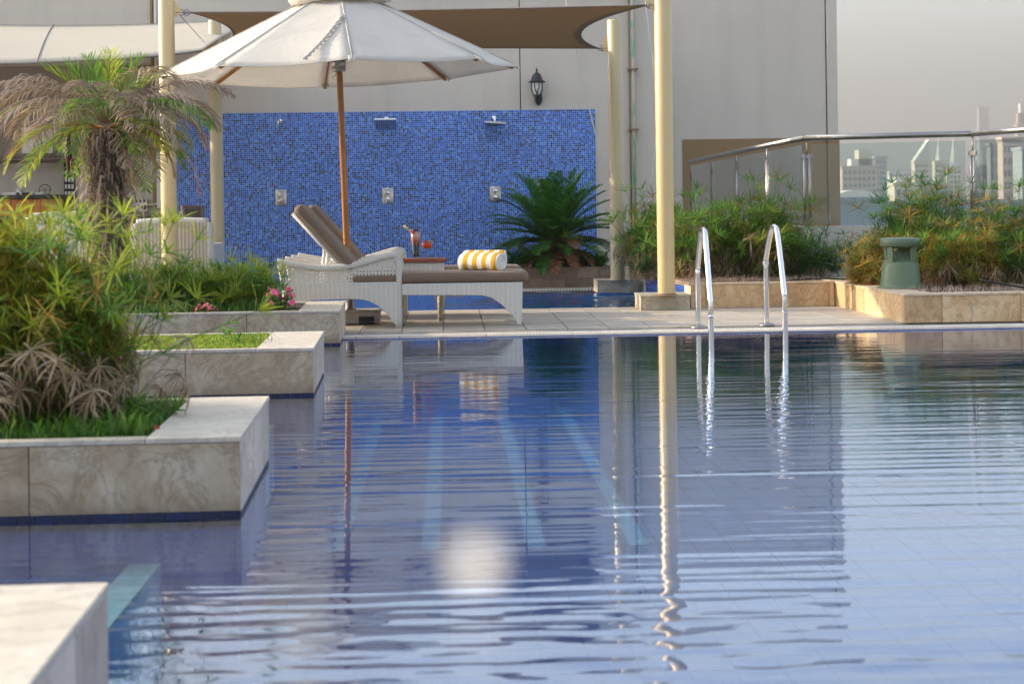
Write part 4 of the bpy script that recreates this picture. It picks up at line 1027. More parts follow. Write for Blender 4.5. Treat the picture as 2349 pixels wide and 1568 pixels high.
# ================================================================== GRAB RAILS
def grab(label, foot, wat, mid, topp, bend, clamp=None):
    f_ = at(*foot, z=DZ); g_ = at(*wat, z=0); X_ = (f_.x+g_.x)/2; y0, y1 = g_.y, f_.y
    t = thing('grab_rail', label, 'grab rail', (X_, y0, 0), 0, 'curved steel grab rails at the pool edge')
    Lr = y1-y0; h = lambda q, Y: at(q[0], q[1], Y=Y).z
    zt = h(topp, y0+Lr*.55); zb = h(mid, y1); zf = h(bend, y0)
    key = [(0, Lr, DZ), (0, Lr, .2), (0, Lr, zb-.08), (0, Lr-.01, zb), (0, Lr*.74, zt-.07), (0, Lr*.60, zt-.012), (0, Lr*.47, zt-.005), (0, Lr*.33, zt-.07), (0, .03, zf+.05), (0, .005, zf-.02), (0, 0, zf-.12), (0, 0, .1), (0, 0, -.5)]
    b = MB(); b.tube(smoothpath(key, 6), .0215, 18); b.build('rail', M['chrome'], t, smooth=True)
    b = MB(); b.lathe([(.062, DZ), (.060, DZ+.008), (.03, DZ+.018), (.022, DZ+.02)], (0, Lr, 0), 24); b.build('floor_flange', M['steel'], t, smooth=True)
    if clamp:
        z = h(clamp, y1); b = MB(); b.lathe([(.0225, -.014), (.0235, -.013), (.0235, .013), (.0225, .014)], (0, Lr, z), 20); b.build('collar', M['white_paint'], t, smooth=True)
grab('steel grab rail on the left, nearest the cream post', (1596, 750), (1638, 768), (1594, 608), (1614, 527), (1634, 690))
grab('steel grab rail on the right, with a pale collar on its back leg', (1757, 745), (1803, 765), (1757, 592), (1779, 520), (1801, 675), (1757, 603))

# ================================================================== SHOWERS
def shower_valve(px, py, label):
    c = at(px, py, Y=WY-.02); t = thing('shower_valve', label, 'shower valve', (c.x, WY-.02, c.z), 0, 'steel shower mixer plates on the mosaic')
    b = MB(); nx_, nz_ = 8, 10; hw, hh = .072, .103; vs_ = []
    for j in range(nz_+1):
        for i in range(nx_+1):
            u, v = i/nx_*2-1, j/nz_*2-1; x_, z_ = u*hw, v*hh
            rr = max(0, (abs(u)-.75)/.25)**2*max(0, (abs(v)-.8)/.2)**2; x_ *= 1-.07*rr; z_ *= 1-.05*rr
            vs_.append((x_, -.016-.012*(1-u**4)*(1-v**4)+.004*math.sin(u*2.5+v*3+px), z_))
    b.add(vs_, [(j*(nx_+1)+i, j*(nx_+1)+i+1, (j+1)*(nx_+1)+i+1, (j+1)*(nx_+1)+i) for j in range(nz_) for i in range(nx_)])
    b.box((-hw*.96, -.018, -hh*.96), (hw*.96, 0, hh*.96)); b.build('plate', M['hammered'], t, smooth=True)
    for z_, a_ in ((.035, .6+px % 3), (-.04, -.3+px % 2)):
        b = MB(); b.lathe([(.026, 0), (.026, .02), (.02, .03), (0, .032)], (0, -.02, z_), 16, ax=(0, -1, 0)); b.tube([(0, -.045, z_), (.034*math.cos(a_), -.055, z_+.034*math.sin(a_))], .009, 8); b.build('handle', M['chrome'], t, smooth=True)
def shower_head(px, py, head, label, ang=0, tilt=0):
    c = at(px, py, Y=WY-.02); t = thing('overhead_shower', label, 'shower head', (c.x, WY-.02, c.z), 0, 'chrome overhead showers on the mosaic')
    b = MB(); b.lathe([(.034, 0), (.034, .008), (.02, .016), (.012, .02)], (0, 0, 0), 20, ax=(0, -1, 0)); b.build('wall_flange', M['chrome'], t, smooth=True)
    if head:
        b = MB(); b.tube(smoothpath([(0, 0, 0), (0, -.10, .01), (0, -.17, 0), (0, -.19, -.06)], 5), .012, 10); b.build('arm', M['chrome'], t, smooth=True)
        b = MB(); hw = .138; b.box((-hw, -hw, -.012), (hw, hw, .012)); o = b.build('head', M['chrome'], t, bevel=.004); o.location = (0, -.19, -.085); o.rotation_euler = (math.radians(tilt), math.radians(ang), 0)
        b = MB()
        for i in range(12):
            for j in range(12): b.tube([(-.12+i*.0218, -.12+j*.0218, -.012), (-.12+i*.0218, -.12+j*.0218, -.022)], .004, 5)
        q = b.build('nozzle_face', M['black_plastic'], o); q['kind'] = 'stuff'
    else:
        b = MB(); b.tube(smoothpath([(0, 0, 0), (-.005, -.06, .005), (-.012, -.10, -.015), (-.022, -.11, -.06)], 5), .013, 10); b.build('arm', M['chrome'], t, smooth=True)
shower_head(642, 278, 0, 'leftmost shower outlet, a bare bent chrome arm without a head')
shower_head(886, 272, 1, 'middle shower with a square head tipped forward', 0, -26)
shower_head(1134, 270, 1, 'right shower with a flat square head, nearest the wall lantern', 4, -2)
shower_valve(645, 453, 'left shower mixer plate, behind the lounger backrests')
shower_valve(890, 449, 'middle steel shower mixer plate under the tipped square head')
shower_valve(1136, 445, 'right steel shower mixer plate, beside the cycad')
c = at(640, 638, Y=WY-.05); t = thing('blue_hose', 'blue pipe lying along the foot of the mosaic wall left of the loungers', 'hose', (c.x, WY-.1, 0))
b = MB(); b.tube(smoothpath([(-.35, 0, .05), (-.1, -.01, .055), (.1, 0, .05), (.3, .01, .06)], 4), .03, 10); b.build('pipe', simple('blue_pvc', (.04, .16, .42), .4), t, smooth=True)

# ================================================================== WALL LANTERN
lc = at(1234, 200, Y=WY-.16); s = WY/F
ln = thing('wall_lantern', 'black carriage lantern with frosted panes mounted above the mosaic', 'lantern', (lc.x, WY, lc.z))
q = lambda r, y: (r*s, (200-y)*s)
O = (-2*s, -.13, 0)
b = MB(); b.lathe([q(.5, 155), q(1.5, 158), q(3, 161), q(1.5, 164), q(4, 167), q(8, 170), q(11.5, 177), q(13.5, 184), q(19, 187), q(19.5, 189), q(12, 190)], O, 20); b.build('roof', M['black_iron'], ln, smooth=True)
b = MB(); b.lathe([q(12, 190), q(12, 200), q(10, 210), q(5, 218)], O, 16); b.build('frosted_pane', M['lampglass'], ln, smooth=True)
for k in range(8):
    a_ = k*PI/4+.3; b = MB(); dv = Vector((math.cos(a_), math.sin(a_), 0)); a2 = a_+(.5 if k % 2 else -.5); d2 = Vector((math.cos(a2), math.sin(a2), 0))
    P_ = [dv*13*s+Vector((0, 0, 10*s)), dv*13.2*s+Vector((0, 0, 0)), (dv*.6+d2*.4).normalized()*11.5*s+Vector((0, 0, -10*s)), d2*6*s+Vector((0, 0, -19*s))]
    b.tube([p+Vector(O) for p in smoothpath(P_, 3)], .0055, 5); b.build('cage_bar', M['black_iron'], ln)
b = MB(); b.lathe([q(7, 217), q(8, 219), q(5, 224), q(3, 230)], O, 14); b.build('lower_collar', M['black_iron'], ln, smooth=True)
b = MB(); b.tube(smoothpath([(O[0], O[1], -20*s), (O[0]+.005, -.12, -30*s), (.01, -.07, -36*s), (.01, -.02, -34*s)], 4), .02, 8); b.build('bracket', M['black_iron'], ln, smooth=True)
b = MB(); b.prism([(x_*s+.012, -.03, z_*s) for x_, z_ in [(-8, -14), (-9, -28), (-6, -36), (0, -41), (6, -36), (9, -28), (8, -14), (4, -10), (-4, -10)]], (0, .03, 0)); b.build('back_plate', M['black_iron'], ln, bevel=.006)

# ================================================================== GARDEN SPEAKER
SY = RP.y+.92
sc_ = at(2066, 660, Y=SY); K = SY/F
sp = thing('garden_speaker', 'green plastic mushroom-shaped garden speaker on the planter rim', 'speaker', (sc_.x, SY, RZ+.002))
K *= 1.0; zz = lambda y: (657-y)*K
b = MB(); b.lathe([(0, 0), (53*K, 0), (53*K, .006), (48*K, .012), (47*K, zz(650)), (42*K, zz(606)), (40*K, zz(600)), (38*K, zz(597)), (20*K, zz(590)), (15*K, zz(578)), (8*K, zz(570)), (0, zz(566))], n=40); b.build('body', M['green_plastic'], sp, smooth=True)
b = MB(); b.lathe([(0, zz(566)), (8*K, zz(567)), (28*K, zz(562)), (44*K, zz(561)), (46*K, zz(560)), (46*K, zz(546)), (44*K, zz(543)), (30*K, zz(541)), (0, zz(540))], n=40); b.build('cap', M['green_plastic'], sp, smooth=True)
for k in range(4):
    a_ = math.radians(38+90*k); b = MB(); r_ = 36*K; b.obox((r_*math.cos(a_), r_*math.sin(a_), (zz(562)+zz(600))/2), (Vector((-math.sin(a_), math.cos(a_), 0))*8*K, Vector((math.cos(a_), math.sin(a_), 0))*3.5*K, Vector((0, 0, zz(562)-zz(600)))*.5)); b.build('support_post', M['green_plastic'], sp, bevel=.003)
t = thing('plastic_pot', 'teal plastic pot standing between the back post and papyrus', 'pot', at(1440, 612, z=RZ)+Vector((.05, .35, 0)))
b = MB(); K2 = t.location.y/F; b.lathe([(0, 0), (.085, 0), (.125, .33), (.14, .335), (.142, .40), (.13, .402), (.12, .36), (0, .355)], n=28); b.build('pot', M['teal_pot'], t, smooth=True)

# ================================================================== GLASS BALUSTRADE
B0 = at(1850, 316, Y=16.9); RAILZ = at(1843, 316, Y=16.9).z
B0 = at(1846, 316, z=RAILZ); 
A0 = at(1584, 370, z=RAILZ); C0 = at(2228, 307, z=RAILZ); D0 = at(2420, 292, z=RAILZ)
A0 = Vector((B0.x+(A0.x-B0.x), A0.y, RAILZ))
GB = at(1960, 511, Y=16.9).z
bal = thing('glass_balustrade', 'glass balustrade with round steel handrail between the planting and the city view', 'balustrade', (B0.x, B0.y, 0))
o0 = Vector((B0.x, B0.y, 0))
path = [A0, B0, C0, D0]
b = MB(); b.tube([A0-o0, B0-o0], .031, 16); b.build('handrail', M['steel'], bal, smooth=True)
b = MB(); b.tube([B0-o0, C0-o0], .031, 16); b.build('handrail', M['steel'], bal, smooth=True)
b = MB(); b.tube([C0-o0, D0-o0], .031, 16); b.build('handrail', M['steel'], bal, smooth=True)
def baluster(p, d):
    p = Vector((p.x, p.y, 0))-o0; d = Vector(d).normalized(); n_ = Vector((-d.y, d.x, 0))
    for s_ in (-1, 1):
        b = MB(); b.tube([p+n_*.0+d*s_*.026+Vector((0, 0, GB-.1)), p+d*s_*.026+Vector((0, 0, RAILZ-.17))], .018, 10); b.build('post', M['steel'], bal, smooth=True)
    b = MB(); b.tube([p+Vector((0, 0, RAILZ-.22)), p+Vector((0, 0, RAILZ-.02))], .009, 8); b.build('spigot', M['steel'], bal, smooth=True)
    for z_ in (RAILZ-.2, GB+.1):
        b = MB(); b.obox(p+Vector((0, 0, z_)), (d*.06, n_*.014, Vector((0, 0, .022)))); b.build('glass_clamp', M['steel'], bal, bevel=.005)
dirs = []
for (p, q_, ns) in ((A0, B0, 4), (B0, C0, 1), (C0, D0, 1)):
    d = q_-p; L_ = d.length; dn = d.normalized()
    for k in range(ns):
        a_ = p+d*(k/ns)+dn*.06; e_ = p+d*((k+1)/ns)-dn*.06; a_ = Vector((a_.x, a_.y, 0))-o0; e_ = Vector((e_.x, e_.y, 0))-o0
        n_ = Vector((-dn.y, dn.x, 0))*.005
        b = MB(); b.prism([(a_-n_+Vector((0, 0, GB))), (e_-n_+Vector((0, 0, GB))), (e_-n_+Vector((0, 0, RAILZ-.07))), (a_-n_+Vector((0, 0, RAILZ-.07)))], n_*2); b.build('glass_panel', M['glass'], bal)
        baluster(p+d*(k/ns)+dn*(.02 if k == 0 else 0), dn)
baluster(D0, D0-C0)
pw = thing('parapet_wall', 'low white rendered wall carrying the glass balustrade', 'wall', (B0.x, B0.y, 0))
for p, q_ in ((A0, B0), (B0, C0), (C0, D0)):
    d = (q_-p).normalized(); n_ = Vector((-d.y, d.x, 0)); b = MB(); p_ = Vector((p.x, p.y, DZ))-o0+(d*-.02); q__ = Vector((q_.x, q_.y, DZ))-o0+d*.02
    if (p-A0).length < .01: p_ = p_-Vector((0, 0, 0))
    b.prism([p_-n_*.09, q__-n_*.09, q__+n_*.09, p_+n_*.09], (0, 0, GB-.03-DZ)); b.build('wall_section', M['wall_white'], pw)

# ================================================================== BAR AREA (far left, under the awning)
BY_ = WY-.9
bar = thing('bar_counter', 'poolside bar counter faced with orange wood planks under a dark top', 'bar', (0, BY_, 0))
zt = at(70, 447, Y=BY_).z; x1 = at(145, 450, Y=BY_).x; x0 = x1-2.6
b = MB(); b.box((x0, .02, 0), (x1-.01, .6, zt-.05)); b.build('carcass', M['wood_dark'], bar)
x = x1; 
while x > x0:
    b = MB(); b.box((x-.088, 0, .05), (x-.004, .02, zt-.05)); b.build('plank', M['wood_bar'], bar, bevel=.002); x -= .09
b = MB(); b.box((x0, -.06, zt-.045), (x1+.03, .64, zt)); b.build('counter_top', M['black_plastic'], bar, bevel=.005)
for px, w_, h_ in ((40, .36, .035), (64, .14, .035), (43, .05, .07), (92, .10, .03)):
    c = at(px, 440, Y=BY_+.2); b = MB(); b.box((-w_/2, -.1, 0), (w_/2, .1, h_)); o = b.build('tray', M['white_paint'], bevel=.005); o.location = (c.x, BY_+.25, zt+.001); tag(o, {40: 'wide white tray lying on the bar counter', 64: 'small white tray on the bar counter beside the round fan', 43: 'white cup standing on the bar counter', 92: 'flat white box at the middle of the bar counter'}[px], 'tray')
def wallbox(name, px0, px1, py0, py1, d0, d1, mat, parent=None, bevel=0):
    a_ = at(px0, py1, Y=WY-d1); c_ = at(px1, py0, Y=WY-d1); b = MB(); b.box((a_.x, WY-d1, a_.z), (c_.x, WY-d0, c_.z)); return b.build(name, mat, parent, bevel=bevel)
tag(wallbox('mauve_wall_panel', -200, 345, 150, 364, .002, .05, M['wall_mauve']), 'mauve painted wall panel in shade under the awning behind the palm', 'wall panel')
tag(wallbox('serving_hatch', 50, 120, 292, 352, .052, .09, M['marble']), 'pale framed panel on the wall behind the palm fronds, left of the bottle rack', 'wall panel')
tag(wallbox('wall_shelf', -160, 215, 364, 376, .062, .3, M['wood_dark']), 'long dark shelf on the wall above the bar counter', 'shelf')
sh = thing('bottle_rack', 'dark open rack with rows of pale boxes between bar and marble board', 'rack', (0, WY-.06, 0))
a_, c_ = at(148, 458, Y=WY-.1), at(170, 366, Y=WY-.1); b = MB(); b.box((a_.x, -.06, a_.z), (c_.x, .05, c_.z)); b.build('back', M['dark'], sh)
for r in range(4):
    for k in range(3):
        p0_ = at(151+k*7.6, 392+r*16+9, Y=WY-.14); b = MB(); b.box((p0_.x-.012, -.085, p0_.z), (p0_.x+.014, -.062, p0_.z+.055)); b.build('pale_box', M['white_paint'], sh)
tag(wallbox('marble_board', 172, 218, 352, 456, .002, .03, M['marble']), 'white marbled board standing behind the palm trunk', 'board')
tag(wallbox('low_ledge', 145, 240, 458, 468, .06, .4, M['marble']), 'grey ledge under the marbled board behind the trunk', 'ledge')
tag(wallbox('trunking', 351, 358, 190, 480, .002, .04, M['wall_brown']), 'thin brown vertical trunking on the wall left of the thick post', 'trunking')
tag(wallbox('white_trunking', 360, 367, 350, 478, .002, .05, M['white_paint']), 'white vertical cable trunking beside the thick left post', 'trunking')
so = thing('socket_box', 'grey weatherproof socket box with round black plug on the wall', 'socket box', at(324, 472, Y=WY-.05))
b = MB(); b.box((-.085, -.05, -.075), (.085, .045, .085)); b.build('box', M['hammered'], so, bevel=.008)
for x_, m_ in ((-.04, M['white_paint']), (.045, M['black_plastic'])):
    b = MB(); b.lathe([(.03, 0), (.03, .03), (0, .032)], (x_, -.05, -.02), 14, ax=(0, -1, 0)); b.build('socket', m_, so, smooth=True)
for x_ in (-.05, 0, .05): b = MB(); b.box((x_-.014, -.056, .045), (x_+.014, -.05, .075)); b.build('switch', M['black_plastic'], so)
b = MB(); b.tube(smoothpath([(.085, 0, .01), (.16, 0, .015), (.22, .01, .03), (.24, .02, .09)], 4), .01, 6); b.build('cable', M['white_paint'], so)
fan = thing('round_fan', 'small dark round wire fan standing at the bar end', 'fan', at(103, 436, Y=WY-.5))
b = MB(); b.tube([(.07*math.cos(i*PI/10), 0, .07*math.sin(i*PI/10)) for i in range(21)], .006, 6)
for k in range(6): b.tube([(0, 0, 0), (.07*math.cos(k*PI/3), 0, .07*math.sin(k*PI/3))], .003, 4)
b.tube([(0, .01, -.07), (0, .01, -.12)], .01, 6); b.build('wire_guard', M['black_iron'], fan)

# sofas and timber chairs
def sofa(px0, px1, pytop, Y, label, rz=0, mat='wicker_cream', roll=0):
    a_ = at(px0, pytop, Y=Y); c_ = at(px1, pytop, Y=Y); wd = c_.x-a_.x; h = a_.z-DZ
    t = thing('wicker_sofa', label, 'sofa', ((a_.x+c_.x)/2, Y, DZ), rz)
    b = MB(); b.box((-wd/2+.02, 0, .06), (wd/2-.02, .09, h-.01)); b.build('back', M[mat], t, bevel=.02)
    b = MB(); b.tube(smoothpath([(-wd/2+.03, .045, h-.03), (0, .045, h-.015), (wd/2-.03, .045, h-.03), ], 6), .045, 12); b.build('top_roll', M['wicker_fine'], t, smooth=True)
    for s_ in (-1, 1):
        b = MB(); b.box((s_*wd/2-.05, .02, .05), (s_*wd/2+.03, .75, h*.72)); b.build('arm', M['wicker_fine'], t, bevel=.02)
        b = MB(); b.tube([(s_*(wd/2-.02), .04, .05), (s_*(wd/2-.02), .04, h-.03)], .045, 10); b.build('corner_post', M['wicker_fine'], t, smooth=True)
    b = MB(); b.box((-wd/2+.05, .09, .06), (wd/2-.05, .74, .34)); b.build('seat_base', M[mat], t, bevel=.01)
    b = MB(); b.box((-wd/2+.05, .12, .341), (wd/2-.05, .74, .44)); b.build('seat_cushion', M['cushion'], t, bevel=.03)
    return t
sofa(305, 483, 506, 16.6, 'cream ribbed wicker sofa seen from behind, between the two left posts')
sofa(66, 232, 492, 17.2, 'white wicker sofa back slanting down behind the foreground papyrus', rz=.22, mat='wicker')
def chair(px, pytop, Y, wd, label, lean=.22, mat='wood_grey', rz=0):
    c = at(px, pytop, Y=Y); h = c.z-DZ; t = thing('timber_chair', label, 'chair', (c.x, Y, DZ), rz)
    for s_ in (-1, 1):
        b = MB(); b.tube([(s_*(wd/2-.02), .0, .42), (s_*(wd/2-.02), -lean*.35, h)], .02, 6); b.build('back_post', M[mat], t)
        for yy in (0, .42): b = MB(); b.box((s_*(wd/2-.02)-.02, yy, 0), (s_*(wd/2-.02)+.02, yy+.04, .42)); b.build('leg', M[mat], t)
    n = 5
    for k in range(n):
        x_ = -wd/2+.05+k*(wd-.1)/(n-1); b = MB(); b.prism([(x_-.032, -.01, .47), (x_+.032, -.01, .47), (x_+.032, -lean*.35, h-.02), (x_-.032, -lean*.35, h-.02)], (0, .018, 0)); b.build('back_slat', M[mat], t)
    b = MB(); b.box((-wd/2, -lean*.35-.015, h-.05), (wd/2, -lean*.35+.02, h)); b.build('top_rail', M[mat], t, bevel=.005)
    for k in range(5): b = MB(); b.box((-wd/2, .0+k*.09, .42), (wd/2, .08+k*.09, .44)); b.build('seat_slat', M[mat], t)
chair(331, 487, 18.6, .30, 'weathered timber chair back beyond the sofa, left of the thick post')
chair(362, 490, 18.9, .28, 'dark timber chair back just touching the thick left post', mat='wood_dark')
chair(449, 471, 18.3, .26, 'grey timber chair against the mosaic, between the two left posts', lean=-.3, rz=.5)
chair(10, 496, 18.0, .55, 'dark timber bench back at the left edge of the photo', mat='wood_dark')

# ================================================================== CITY
cc = leaf
def cmat(n, c): return simple(n, c, .8, var=.1, scale=.05)
CM = {'cream': cmat('city_cream', (.62, .55, .44)), 'pink': cmat('city_pink', (.50, .38, .33)), 'grey': cmat('city_grey', (.34, .36, .38)), 'dark': cmat('city_dark', (.22, .22, .24)), 'white': cmat('city_white', (.72, .70, .66)), 'teal': cmat('city_teal', (.12, .22, .30)), 'win': simple('city_glass', (.10, .12, .15), .3)}
def tower(label, px0, px1, ptop, D, mat, floors=8, bays=6, crown=None, name='city_building', depth=None, steps=None):
    a_ = at(px0, ptop, Y=D); c_ = at(px1, ptop, Y=D); wd = c_.x-a_.x; h = a_.z+45; dp = depth or wd*.8
    t = thing(name, label, 'building', ((a_.x+c_.x)/2, D, -45), 0, 'hazy city buildings beyond the balustrade')
    b = MB(); b.box((-wd/2, 0, 0), (wd/2, dp, h)); b.build('wall', CM[mat], t)
    if floors:
        vis = min(h, 38+D*.02); fh = 3.6; n = max(2, min(floors, int(vis/fh))); b = MB(); bw_ = wd/(bays+.4)
        for r in range(n):
            for k in range(bays):
                x_ = -wd/2+bw_*.35+k*bw_; z_ = h-fh*(r+1); 
                b.box((x_, -.12, z_), (x_+bw_*.62, -.001, z_+1.9))
        o = b.build('window', CM['win'], t); o['kind'] = 'stuff'
    b = MB(); b.box((-wd/2-.4, -.4, h+.01), (wd/2+.4, dp+.4, h+1.0)); b.build('roof', CM[mat], t)
    if steps:
        for (fx0, fx1, hh, mm) in steps:
            b = MB(); b.box((-wd/2+wd*fx0, dp*.2, h+1.01), (-wd/2+wd*fx1, dp*.8, h+hh)); b.build('roof_block', CM[mm], t)
    if crown == 'spire':
        b = MB(); b.lathe([(wd*.32, h+1), (wd*.2, h+wd*1.0), (wd*.06, h+wd*1.9), (.05, h+wd*3.0)], (0, dp/2, 0), 4); b.build('spire', CM['white'], t)
    if crown == 'wedge':
        b = MB(); b.prism([(-wd/2, 0, h+1.01), (wd/2, 0, h+1.01), (wd/2, 0, h+wd*1.5)], (0, dp, 0)); b.build('roof_wedge', CM['white'], t)
        for k in range(5): b = MB(); z_ = h+1+k*wd*.28; x_ = -wd/2+wd*(z_-h)/(wd*1.5)*.99; b.box((x_, -.5, z_), (wd/2, -.01, z_+.5)); b.build('ledge', CM['cream'], t)
    if crown == 'arch':
        P_ = [(-wd/2, 0, h+1.01)]+[(-wd/2+wd*i/16, 0, h+1.01+wd*.12*math.sin(PI*i/16)+.01) for i in range(17)]+[(wd/2, 0, h+1.01)]
        b = MB(); b.prism(P_, (0, dp, 0)); b.build('arched_roof', CM['white'], t)
    return t
tower('slender tall hazy tower rising above the handrail near the right edge', 2246, 2268, 246, 2600, 'grey', 0)
tower('pale stepped tower cut off by the right edge of the photo', 2334, 2362, 285, 2000, 'pink', 5, 4, steps=[(.1, .9, 14, 'pink'), (.3, .7, 26, 'white')])
tower('broad pink apartment block with stepped roof, seen through the glass', 1932, 2012, 385, 900, 'pink', 9, 7, steps=[(.3, 1.0, 5, 'white'), (.52, .9, 10, 'cream')])
tower('narrow grey block beside the broad pink apartment block', 2006, 2034, 362, 1050, 'grey', 9, 3)
tower('pale building with an angled triangular roof and ledges', 2098, 2132, 372, 1100, 'cream', 8, 4, 'wedge')
tower('cream tower topped with a sharp spire, beyond the glass', 2144, 2166, 372, 1150, 'cream', 8, 3, 'spire')
tower('cream tower with a small spire next to the glass joint', 2176, 2206, 386, 1150, 'cream', 8, 3, 'spire')
tower('low wide cream building with a flat roof behind the papyrus', 2052, 2114, 425, 600, 'cream', 6, 4, steps=[(.1, .4, 3, 'white')])
tower('grey block low behind the spired towers', 2112, 2180, 430, 750, 'grey', 6, 6)
tower('low teal roofed hall in front of the pink apartment block', 1900, 2035, 462, 420, 'teal', 0, 5, 'arch')
tower('long low teal building across the lower right of the glass', 2040, 2500, 470, 430, 'teal', 0, 5)
tower('dark glass tower close behind the right glass panel', 2272, 2306, 335, 520, 'dark', 14, 4)
tower('large brownish tower with many windows at the right edge', 2300, 2345, 322, 480, 'pink', 16, 5)
tower('dark slab building just right of the glass joint', 2236, 2274, 385, 560, 'dark', 10, 5)
tower('grey tower cut by the right edge behind the glass', 2344, 2420, 345, 470, 'grey', 14, 6)
tower('pale distant block left of the wedge-roofed building', 2040, 2092, 395, 1500, 'white', 8, 5)

# ================================================================== PLANTS
def whorl_stem(h, lean, nl, ll, lw, droop, seed, mats, dirz=0, curl=.3, two=True):
    r = random.Random(seed); b = MB(); a0 = r.uniform(0, 2*PI)
    D = Vector((math.cos(a0), math.sin(a0), 0)); top = Vector((0, 0, 0)); P_ = []
    for i in range(5):
        u = i/4; P_.append(Vector((0, 0, h*u*(1-.12*lean*u)))+D*(lean*h*.45*u*u))
    b.tube(P_, [lw*.35, lw*.32, lw*.3, lw*.28, lw*.25], 4, cap=False, mi=0); c = P_[-1]; T = (P_[-1]-P_[-2]).normalized(); u_, v_ = fr(T)
    for k in range(nl):
        a_ = 2*PI*k/nl+r.uniform(-.25, .25); el = r.uniform(.15, .9)-droop*.9
        o_ = (u_*math.cos(a_)+v_*math.sin(a_)); d0 = (o_*math.cos(el)+T*math.sin(el)).normalized(); L_ = ll*r.uniform(.6, 1.1)
        pts = [c]; d = d0.copy(); 
        for s_ in range(3):
            pts.append(pts[-1]+d*L_/3); d = (d+Vector((0, 0, -1))*(curl+droop*.7)*(s_+1)*.4).normalized()
        side = d0.cross(Vector((0, 0, 1)));
        if side.length < .05: side = u_
        side = (side.normalized()*.8+T*r.uniform(-.4, .4)).normalized()
        b.strip(pts, [lw*.25, lw*.5, lw*.42, .0003], side, mi=1)
    # a second, lower whorl on a side shoot
    if two:
        base = P_[2]; a1 = r.uniform(0, 2*PI); off_ = Vector((math.cos(a1), math.sin(a1), .9)).normalized()*h*.26; c = base+off_
        b.tube([base, base+off_*.5+Vector((0, 0, .01)), c], [lw*.28]*3, 3, cap=False, mi=0); T = (off_*.6+Vector((0, 0, h*.2))).normalized(); u_, v_ = fr(T)
        for k in range(nl):
            a_ = 2*PI*k/nl+r.uniform(-.25, .25); el = r.uniform(.1, .9)-droop*.9
            o_ = (u_*math.cos(a_)+v_*math.sin(a_)); d0 = (o_*math.cos(el)+T*math.sin(el)).normalized(); L_ = ll*r.uniform(.55, 1.0)
            pts = [c]; d = d0.copy()
            for s_ in range(3):
                pts.append(pts[-1]+d*L_/3); d = (d+Vector((0, 0, -1))*(curl+droop*.7)*(s_+1)*.4).normalized()
            side = d0.cross(Vector((0, 0, 1))); side = u_ if side.length < .05 else side
            b.strip(pts, [lw*.25, lw*.5, lw*.42, .0003], (side.normalized()*.8+T*r.uniform(-.4, .4)).normalized(), mi=1)
    return b.mesh('papyrus_stem', mats)
def variants(kind, h, n=4, nl=13, ll=.16, lw=.007, seed0=0, gl=.0):
    out = []
    for k in range(n):
        mm = {'g': ('green', 'green'), 'd': ('green_deep', 'green_deep'), 'y': ('green', 'yellow'), 'l': ('green_lime', 'green_lime'), 'x': ('dry', 'dry'), 'z': ('dry_grey', 'dry_grey'), 'r': ('rust', 'rust')}[kind]
        dr = {'g': .15, 'd': .15, 'y': .3, 'l': .1, 'x': .9, 'z': 1.0, 'r': .5}[kind]
        out.append(whorl_stem(h, .3+.15*k, nl, ll, lw, dr, seed0+k+hash_(kind)*10, [M[mm[0]], M[mm[1]]], curl=.2+gl))
    return out
def hash_(s_): return sum(ord(c_) for c_ in s_)
def clump(label, c, rx, ry, n, hmin, hmax, mix, ll=.16, lw=.007, seed=1, nl=17, name='papyrus_clump', group='papyrus clumps', lean=.35, hfun=None, dryh=.55):
    r = random.Random(seed); t = thing(name, label, 'plant', c, 0, group)
    V = {k: variants(k, 1.0, 4, nl, ll, lw, seed) for k in mix}
    # meshes are modelled for unit height; keep leaf size by building at three heights instead of scaling
    Vh = {}
    for k in mix:
        Vh[k] = []
        for i, hh in enumerate((hmin, hmin*.6+hmax*.4, hmin*.25+hmax*.75, hmax)):
            for q_ in range(2):
                f_ = dryh if k in 'xzr' else 1
                mm = {'g': ('green', 'green'), 'd': ('green_deep', 'green_deep'), 'y': ('green', 'yellow'), 'l': ('green_lime', 'green_lime'), 'x': ('dry', 'dry'), 'z': ('dry_grey', 'dry_grey'), 'r': ('rust', 'rust')}[k]
                dr = {'g': .0, 'd': .0, 'y': .1, 'l': -.05, 'x': .8, 'z': 1.0, 'r': .5}[k]
                Vh[k].append((whorl_stem(hh*f_, .25+.25*q_+(.5 if k in 'xz' else 0), nl, ll, lw, dr, seed*31+i*7+q_*3+hash_(k), [M[mm[0]], M[mm[1]]], curl=.08 if k in 'gdl' else .2), i))
    keys = list(mix); wts = [mix[k] for k in keys]
    for _ in range(n):
        k = r.choices(keys, wts)[0]; rr = math.sqrt(r.random()); a_ = r.uniform(0, 2*PI); x_, y_ = rr*rx*math.cos(a_), rr*ry*math.sin(a_)
        # taller in the middle
        lv = min(3, max(0, int((1-rr)*2.6+r.uniform(-.5, 2.0)))); cand = [m_ for m_, i in Vh[k] if i == lv]; me = r.choice(cand)
        tl = lean*rr; o = link_mesh('papyrus_stem', me, t, (x_*.75, y_*.75, -.02), (-math.sin(a_)*tl*1.0+r.gauss(0, .1), math.cos(a_)*tl+r.gauss(0, .1), r.uniform(0, 2*PI)))
        q_ = r.uniform(.85, 1.12); o.scale = (q_, q_, q_)
        # rotate about z first, then lean outwards
        o.rotation_mode = 'XYZ'; Rm = Matrix.Rotation(tl+abs(r.gauss(0, .08)), 3, Vector((-math.sin(a_), math.cos(a_), 0))) @ Matrix.Rotation(r.uniform(0, 2*PI), 3, 'Z'); o.rotation_euler = Rm.to_euler()
    return t
